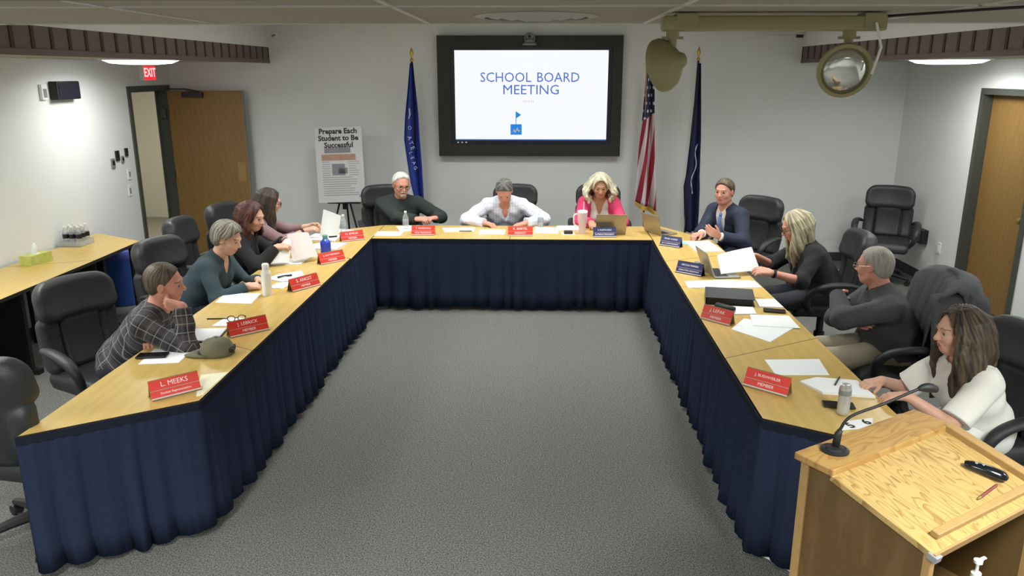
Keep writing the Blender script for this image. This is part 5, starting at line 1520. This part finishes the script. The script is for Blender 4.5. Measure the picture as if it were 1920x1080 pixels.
# hooks with keys and cards near the door
for i, (y, z, s_, lab) in enumerate([(8.45, 1.40, .07, 'grey remote hanging lowest on the left wall by the door'), (8.56, 1.47, .075, 'dark holder in the middle of the wall cluster by the door'), (8.66, 1.42, .05, 'small dark tag under the wall cluster by the door'), (8.76, 1.49, .06, 'dark fitting nearest the door frame in the wall cluster')]):
    t = empty('wall_holder', (XL, y, z), 0, lab, 'wall holder', 'small dark holders beside the door')
    bm = B(); bx(bm, 0, .016, -s_ / 2, s_ / 2, -s_ * .8, s_ * .7, .004); obj('body', bm, M['grey' if i % 2 == 0 else 'steel'], t)
    bm = B(); bx(bm, .016, .02, -s_ / 3, s_ / 3, -s_ * .3, s_ * .4); obj('face', bm, M['black'], t)
def wallplate(x, y, z, s_, label, dark=0):
    t = empty('wall_plate', (x, y, z), 0, label, 'switch', 'white wall plates')
    bm = B(); bx(bm, 0, s_ * .008, -.036, .036, -.06, .06, .002); obj('plate', bm, M['white'], t)
    bm = B(); bx(bm, s_ * .008, s_ * .014, -.012, .012, -.03, .03, .002); obj('toggle', bm, M['grey' if dark else 'white'], t)
wallplate(XL, 8.77, 1.24, 1, 'upper white light switch beside the open doorway', 1)
wallplate(XL, 8.74, 1.06, 1, 'lower white light switch beside the open doorway', 1)
wallplate(XR, 8.74, .457, -1, 'white socket plate low on the right wall between corner chair and door')

t = empty('wall_box', (XR, 9.18, .44), 0, 'small black box low on the right wall behind the empty corner chair', 'box')
bm = B(); bx(bm, -.08, 0, -.17, .17, 0, .16, .008); obj('body', bm, M['black'], t)
bm = B(); bx(bm, -.084, -.08, -.15, .15, .02, .14); obj('cover', bm, M['steel'], t)
# poster on an easel
t = empty('poster_board', (-2.375, 9.62, .79), 0, 'white foam poster board with heading Prepare Each Student to Be Successful', 'poster')
tilt = Matrix.Rotation(R(-6), 4, 'X') @ Matrix.Rotation(R(-2.0), 4, 'Y')
t.matrix_world = Matrix.Translation((-2.375, 9.60, .80)) @ tilt
bm = B(); bx(bm, -.29, .29, 0, .012, 0, .91); b_ = obj('board', bm, M['poster'], t)
for i, s_ in enumerate(('Prepare Each', 'Student to Be', 'Successful')): text('heading', s_, .088, M['ink'], b_, (-.0, -.001, .86 - i * .083), RX, bold=.003)
bm = B()
def pr_(x0, x1, z0, z1): bx(bm, x0, x1, -.0012, 0, z0, z1)
pr_(-.18, .14, .60, .665); obj('grey_photo_band', bm, M['pgrey'], b_)
bm = B(); pr_(-.22, .20, .51, .585); obj('tan_photo_band', bm, M['ptan'], b_)
bm = B(); pr_(-.10, .06, .33, .47); pr_(-.02, .09, .35, .42); obj('grey_photo', bm, M['pgrey'], b_)
bm = B(); rr = random.Random(2)
for i in range(16):
    z = .49 - i * .027
    if z > .32:
        bx(bm, -.22, -.12, -.0012, 0, z, z + .007); bx(bm, .11, .11 + rr.uniform(.08, .13), -.0012, 0, z, z + .007)
    else: bx(bm, -.22, rr.uniform(.1, .26), -.0012, 0, z, z + .008)
bm.verts.ensure_lookup_table(); obj('body_text', bm, M['inkg'], b_)
bm = B(); bx(bm, .22, .235, -.0014, 0, .06, .075); obj('corner_logo', bm, M['ink'], b_)
t = empty('easel', (-2.36, 9.68, 0), 0, 'black tripod easel carrying the poster board', 'easel')
for a in ((-.26, -.12), (.26, -.12), (0, .22)):
    bm = B(); tube(bm, [(a[0], a[1], 0), (a[0] * .05, a[1] * .1 + .02, 1.0)], .012, 8); obj('leg', bm, M['black'], t)
bm = B(); bx(bm, -.03, .03, -.02, .03, .70, .82, .004); bx(bm, -.2, .2, -.085, -.0, .782, .792); obj('bracket', bm, M['black'], t)
bm = B(); tube(bm, [(0, .03, .8), (0, .03, 1.5)], .01, 8); obj('mast', bm, M['black'], t)

# flags
def flagmat_us():
    m = mat('stars_and_stripes', S(200, 190, 196), .85)
    n, l = nt(m); b = n['Principled BSDF']
    at = n.new('ShaderNodeAttribute'); at.attribute_name = 'pat'
    sx = n.new('ShaderNodeSeparateXYZ'); l.new(at.outputs['Vector'], sx.inputs[0])
    def mth(op, a, b_=None, c=None):
        q = n.new('ShaderNodeMath'); q.operation = op
        for i, v in enumerate((a, b_, c)):
            if v is None: continue
            if isinstance(v, (int, float)): q.inputs[i].default_value = v
            else: l.new(v, q.inputs[i])
        return q.outputs[0]
    U, V_ = sx.outputs[0], sx.outputs[1]      # U 0..1 across, V_ metres down from the top
    st = mth('LESS_THAN', mth('FRACT', mth('ADD', mth('MULTIPLY', V_, 1.25), mth('MULTIPLY', U, 2.2))), .5)
    mx = n.new('ShaderNodeMix'); mx.data_type = 'RGBA'; mx.inputs[6].default_value = S(214, 200, 204) + (1,); mx.inputs[7].default_value = S(156, 40, 60) + (1,); l.new(st, mx.inputs[0])
    can = mth('LESS_THAN', mth('ADD', V_, mth('MULTIPLY', U, .10)), .62)
    # stars: dots on a staggered lattice
    su = mth('MULTIPLY', U, 2.6); sv = mth('MULTIPLY', V_, 11.0)
    row = mth('FLOOR', sv); su2 = mth('ADD', su, mth('MULTIPLY', mth('MODULO', row, 2.0), .5))
    du = mth('SUBTRACT', mth('FRACT', su2), .5); dv = mth('SUBTRACT', mth('FRACT', sv), .5)
    r2 = mth('ADD', mth('MULTIPLY', du, du), mth('MULTIPLY', dv, dv))
    star = mth('LESS_THAN', r2, .045)
    m2 = n.new('ShaderNodeMix'); m2.data_type = 'RGBA'; m2.inputs[6].default_value = S(42, 48, 84) + (1,); m2.inputs[7].default_value = S(222, 222, 228) + (1,); l.new(star, m2.inputs[0])
    m3 = n.new('ShaderNodeMix'); m3.data_type = 'RGBA'; l.new(can, m3.inputs[0]); l.new(mx.outputs[2], m3.inputs[6]); l.new(m2.outputs[2], m3.inputs[7])
    l.new(m3.outputs[2], b.inputs['Base Color'])
    return m
M['usflag'] = flagmat_us(); M['flagblue'] = mat('blue_flag_cloth', S(44, 62, 150), .8, noise=.1, nscale=9); M['flagnavy'] = mat('navy_flag_cloth', S(32, 38, 76), .8)
M['fleaf'] = mat('pale_flag_print', S(170, 184, 214), .8)
def flag(label, poleb, polet, Lp, Rp, m, fringe=False, y=9.72, folds=3.2):
    t = empty('flag_on_stand', (poleb[0], y, 0), 0, label, 'flag', 'flags on floor stands')
    x0 = poleb[0]
    bm = B(); tube(bm, [(0, 0, .03), (polet[0] - x0, 0, polet[1] - .14)], .0125, 10); obj('pole', bm, M['oaktrim' if fringe else 'black'], t)
    bm = B(); lathe(bm, [(.02, -.14), (.024, -.12), (.012, -.11), (.009, -.09), (.024, -.05), (.02, -.03), (.003, .02)], (polet[0] - x0, 0, polet[1]), 14); obj('finial', bm, M['gold'], t, smooth=50)
    bm = B(); lathe(bm, [(.16, 0), (.16, .02), (.13, .035), (.03, .05), (.025, .12)], (0, 0, 0), 28); obj('floor_stand', bm, M['gold'], t, smooth=40)
    bm = B(); nu, nv = 40, 40; ztop = Lp[0][1]; V = []
    def itp(L, s_):
        s_ *= len(L) - 1; i = min(int(s_), len(L) - 2); a = s_ - i
        return L[i][0] * (1 - a) + L[i + 1][0] * a, L[i][1] * (1 - a) + L[i + 1][1] * a
    for j in range(nv + 1):
        a = itp(Lp, j / nv); b = itp(Rp, j / nv); r = []
        for i in range(nu + 1):
            u_ = i / nu
            w = abs(b[0] - a[0])
            yy = (.02 + w * .22) * math.sin(u_ * 2 * PI * folds * .5 + .4 + j * .02) + .012 * math.sin(u_ * 17 + j * .05)
            r.append(bm.verts.new((a[0] * (1 - u_) + b[0] * u_ - x0, yy - .02, a[1] * (1 - u_) + b[1] * u_)))
        V.append(r)
    for j in range(nv):
        for i in range(nu): bm.faces.new((V[j][i], V[j + 1][i], V[j + 1][i + 1], V[j][i + 1]))
    pat = [(i / nu, ztop - v.co.z, 0) for r in V for i, v in enumerate(r)]
    c = obj('flag_cloth', bm, M[m], t, smooth=180)
    at = c.data.attributes.new('pat', 'FLOAT_VECTOR', 'POINT'); at.data.foreach_set('vector', np.array(pat, np.float32).ravel())
    md = c.modifiers.new('s', 'SOLIDIFY'); md.thickness = .003
    if fringe:
        bm = B(); pts = [(v.co.x, v.co.y - .004, v.co.z) for v in [c.data.vertices[nv * (nu + 1) + i] for i in range(nu + 1)]]
        pv = None
        for q in pts:
            a = bm.verts.new(q); b = bm.verts.new((q[0], q[1], q[2] - .05))
            if pv: bm.faces.new((pv[0], a, b, pv[1]))
            pv = (a, b)
        o = obj('fringe', bm, M['fringe'], c); md = o.modifiers.new('s', 'SOLIDIFY'); md.thickness = .006
        bm = B(); tube(bm, [(.04, -.05, .62), (.06, -.06, .56), (.03, -.06, .50)], [.012, .016, .02], 8); obj('tassel', bm, M['fringe'], t)
    return t, c
t, c = flag('royal blue flag with pale lettering on a pole left of the wall screen', (-1.478, 0), (-1.478, 2.61), [(-1.498, 2.454), (-1.543, 2.10), (-1.584, 1.82), (-1.607, 1.553), (-1.579, 1.28), (-1.553, 1.045), (-1.507, .833)],
     [(-1.46, 2.454), (-1.436, 2.196), (-1.409, 1.9), (-1.398, 1.6), (-1.381, 1.3), (-1.374, 1.046), (-1.372, .834)], 'flagblue')
for s_, x, z, sz, a in (('A', -.045, 1.58, .07, -70), ('T', -.03, 1.52, .07, -66), ('E', -.012, 1.46, .07, -62), ('L', -.035, 1.40, .06, -70), ('E', -.02, 1.34, .06, -66), ('A', .0, 1.28, .06, -64), ('G', .015, 1.22, .06, -60), ('O', -.04, 1.70, .06, -70)):
    text('flag_letter', s_, sz, M['fleaf'], c, (x, -.085, z), RX @ Matrix.Rotation(R(a), 3, 'Z'), ext=.003)
bm = B(); tube(bm, [(-.05, -.075, 1.80), (-.03, -.08, 1.86), (-.035, -.08, 1.93)], [.004, .012, .008], 6); obj('flag_crescent', bm, M['fleaf'], c)
flag('stars and stripes flag with gold fringe on a pole right of the wall screen', (1.363, 0), (1.308, 2.56), [(1.300, 2.40), (1.302, 2.15), (1.284, 1.80), (1.262, 1.45), (1.250, 1.122), (1.243, .80)],
     [(1.355, 2.40), (1.400, 2.15), (1.416, 1.80), (1.435, 1.45), (1.461, 1.10), (1.488, .70)], 'usflag', True)
t, c = flag('narrow dark navy flag with small pale print on a pole behind the suited man', (1.862, 0), (1.909, 2.62), [(1.909, 2.45), (1.888, 1.951), (1.873, 1.574), (1.848, 1.124), (1.829, .993), (1.855, .663), (1.879, .43)],
     [(1.930, 2.45), (1.960, 1.951), (1.980, 1.574), (1.992, 1.124), (2.003, .993), (2.012, .663), (2.011, .43)], 'flagnavy')
bm = B()
tube(bm, [(.085 - .018 * math.sin(k * .9) - k * .004, -.072, 1.52 - k * .05) for k in range(13)], [.002 + .006 * abs(math.sin(k * 1.7)) for k in range(13)], 6)
obj('flag_print', bm, M['fleaf'], c)

# cable end on the carpet
bm = B(); tube(bm, [(1.10, 3.52, .006), (1.17, 3.50, .006), (1.24, 3.40, .006), (1.34, 3.3, .006)], .006, 8, sub=2)
tag(obj('floor_cable', bm, M['white'], smooth=180), 'short white cable on the carpet under the end of the right table skirt', 'cable')

# ---------------------------------------------------------------- lectern
t = empty('lectern', (.873, 2.374, 0), math.atan2(.546, .837), 'oak lectern with a sloping reading desk at the bottom right corner', 'lectern')
Wd, Dp = .63, .47
def slope(y): return 1.15 if y > -.136 else 1.15 - (-.136 - y) * .24
def side(x0, x1, name, m='oak'):
    bm = B(); pts = [(0, .02), (-Dp, .02), (-Dp, slope(-Dp) - .03), (-.136, 1.12), (0, 1.12)]
    pts = [(y * 1.0, z) for y, z in pts]
    a = [bm.verts.new((x0, y - .012 if y == 0 else y + .012, z)) for y, z in pts]; b = [bm.verts.new((x1, y - .012 if y == 0 else y + .012, z)) for y, z in pts]
    n = len(pts); bm.faces.new(a); bm.faces.new(list(reversed(b)))
    for i in range(n): bm.faces.new((a[i], b[i], b[(i + 1) % n], a[(i + 1) % n]))
    obj(name, bm, M[m], t)
side(.012, .03, 'side_panel'); side(Wd - .03, Wd - .012, 'side_panel')
bm = B(); bx(bm, .03, Wd - .03, -.03, -.012, .02, 1.12); obj('front_panel', bm, M['oak'], t)
for x in (0, Wd - .035):
    bm = B(); bx(bm, x + .004, x + .035, -.035, -.004, 0, 1.125, .003); obj('corner_post', bm, M['oaktrim'], t)
    bm = B(); bx(bm, x + .004, x + .03, -Dp + .006, -Dp + .03, 0, slope(-Dp) - .03, .003); obj('corner_post', bm, M['oaktrim'], t)
bm = B(); bx(bm, .03, Wd - .03, -Dp + .02, -.03, .60, .62); obj('shelf', bm, M['oak'], t)
bm = B(); bx(bm, .03, Wd - .03, -Dp + .02, -.03, .03, .05); obj('bottom_shelf', bm, M['oak'], t)
bm = B(); bx(bm, -.012, Wd + .012, -.136, .012, 1.125, 1.15, .004); obj('top_shelf', bm, M['oakflat'], t)
sl = math.atan(.24); ln = (Dp - .136 + .012) / math.cos(sl)
rs = Matrix.Rotation(sl, 4, 'X')
def desk(x0, x1, v0, v1, h0, h1, bev=0.0, bmx=None, rr_=None):
    """on the sloping plane: v metres down the slope, h above it"""
    bm = bmx or B(); cv = (v0 + v1) / 2; ch = (h0 + h1) / 2
    y = -.136 - cv * math.cos(sl) - ch * math.sin(sl) * -1 * -1; z = 1.15 - cv * math.sin(sl) + ch * math.cos(sl)
    box(bm, ((x0 + x1) / 2, y, z), (x1 - x0, v1 - v0, h1 - h0), rs, bev); return bm
obj('reading_desk', desk(-.012, Wd - .0, 0, ln, -.04, -.020, .002), M['oakdesk'], t)
obj('desk_rim', desk(Wd - .03, Wd + .012, -.004, ln, -.03, .004, .004), M['oaktrim'], t)
obj('book_ledge', desk(.05, Wd - .07, ln - .055, ln - .03, -.020, .0, .003), M['oaktrim'], t)
obj('edge_band', desk(-.014, Wd, ln, ln + .008, -.042, -.018), M['oaktrim'], t)
bm = B(); box(bm, (-.004, -Dp - .006, slope(-Dp) - .035), (.03, .03, .022), rs, .003); obj('corner_cap', bm, M['grey'], t)
# things on it
def on_lectern(x, y, z):
    a = math.atan2(.546, .837); return (.873 + x * math.cos(a) - y * math.sin(a), 2.374 + x * math.sin(a) + y * math.cos(a), z)
th_ = math.atan2(.546, .837)
t = empty('gooseneck_microphone', on_lectern(.107, -.052, 1.15), th_, 'black gooseneck microphone on a round base on the lectern top', 'microphone')
bm = B(); lathe(bm, [(.045, 0), (.045, .006), (.036, .010), (.03, .008), (.028, .014), (.014, .018)], (0, 0, 0), 28); obj('base', bm, M['plastic'], t, smooth=40)
bm = B(); tube(bm, [(0, 0, .01), (.003, -.003, .06), (.008, -.006, .075)], [.013, .012, .008], 12); obj('socket', bm, M['black'], t, smooth=180)
bm = B(); tube(bm, [(.006, -.004, .07), (.02, -.012, .11), (.05, -.025, .13), (.13, -.06, .155), (.20, -.09, .185), (.255, -.11, .205)], .0048, 10, sub=2); obj('gooseneck', bm, M['black'], t, smooth=180)
bm = B(); tube(bm, [(.245, -.107, .202), (.262, -.114, .206), (.285, -.124, .204), (.305, -.132, .197)], [.006, .014, .0165, .012], 14, sub=1); obj('windscreen', bm, M['black'], t, smooth=180)
def on_desk(x, v, h=-.0195):
    y = -.136 - v * math.cos(sl); z = 1.15 - v * math.sin(sl) + h; return on_lectern(x, y, z)
t = empty('presenter_remote', on_desk(.50, .20), 0, 'glossy black handheld remote lying on the sloping lectern desk', 'remote')
t.rotation_euler = (Matrix.Rotation(th_, 3, 'Z') @ Matrix.Rotation(sl, 3, 'X') @ Matrix.Rotation(R(-62), 3, 'Z')).to_euler()
bm = B(); tube(bm, [(-.062, 0, .012), (-.05, 0, .014), (0, 0, .018), (.05, 0, .017), (.064, 0, .013)], [.010, .017, .023, .024, .012], 14, ((0, 0, 1), .68), sub=1); obj('shell', bm, M['gloss'], t, smooth=180)
bm = B(); lathe(bm, [(.006, 0), (.006, .002), (.003, .003)], (-.03, 0, .0265), 10); lathe(bm, [(.006, 0), (.006, .002), (.003, .003)], (-.01, 0, .029), 10); obj('buttons', bm, M['grey'], t)
t = empty('ballpoint_pen', on_desk(.42, .262), 0, 'dark red pen lying along the lectern ledge', 'pen')
t.rotation_euler = (Matrix.Rotation(th_, 3, 'Z') @ Matrix.Rotation(sl, 3, 'X') @ Matrix.Rotation(R(6), 3, 'Z')).to_euler()
bm = B(); tube(bm, [(-.06, 0, .006), (.05, 0, .006), (.062, 0, .006)], [.005, .005, .001], 8); obj('barrel', bm, mat('dark_red_pen', S(110, 44, 50), .4), t)
bm = B(); tube(bm, [(-.075, 0, .006), (-.06, 0, .006)], [.002, .005], 8); obj('tip', bm, M['brass'], t)
t = empty('pump_bottle', on_lectern(.415, -.40, .62), th_, 'white pump bottle standing on the shelf inside the lectern', 'bottle')
bm = B(); lathe(bm, [(.03, 0), (.032, .01), (.032, .12), (.02, .14), (.014, .145)], (0, 0, 0), 20); obj('body', bm, M['clear'], t, smooth=50)
bm = B(); lathe(bm, [(.016, .145), (.016, .165), (.005, .168), (.005, .20), (.014, .202), (.014, .212), (.006, .214)], (0, 0, 0), 14); tube(bm, [(0, 0, .207), (.035, 0, .207), (.045, 0, .202)], [.007, .006, .004], 8); obj('pump', bm, M['white'], t, smooth=50)
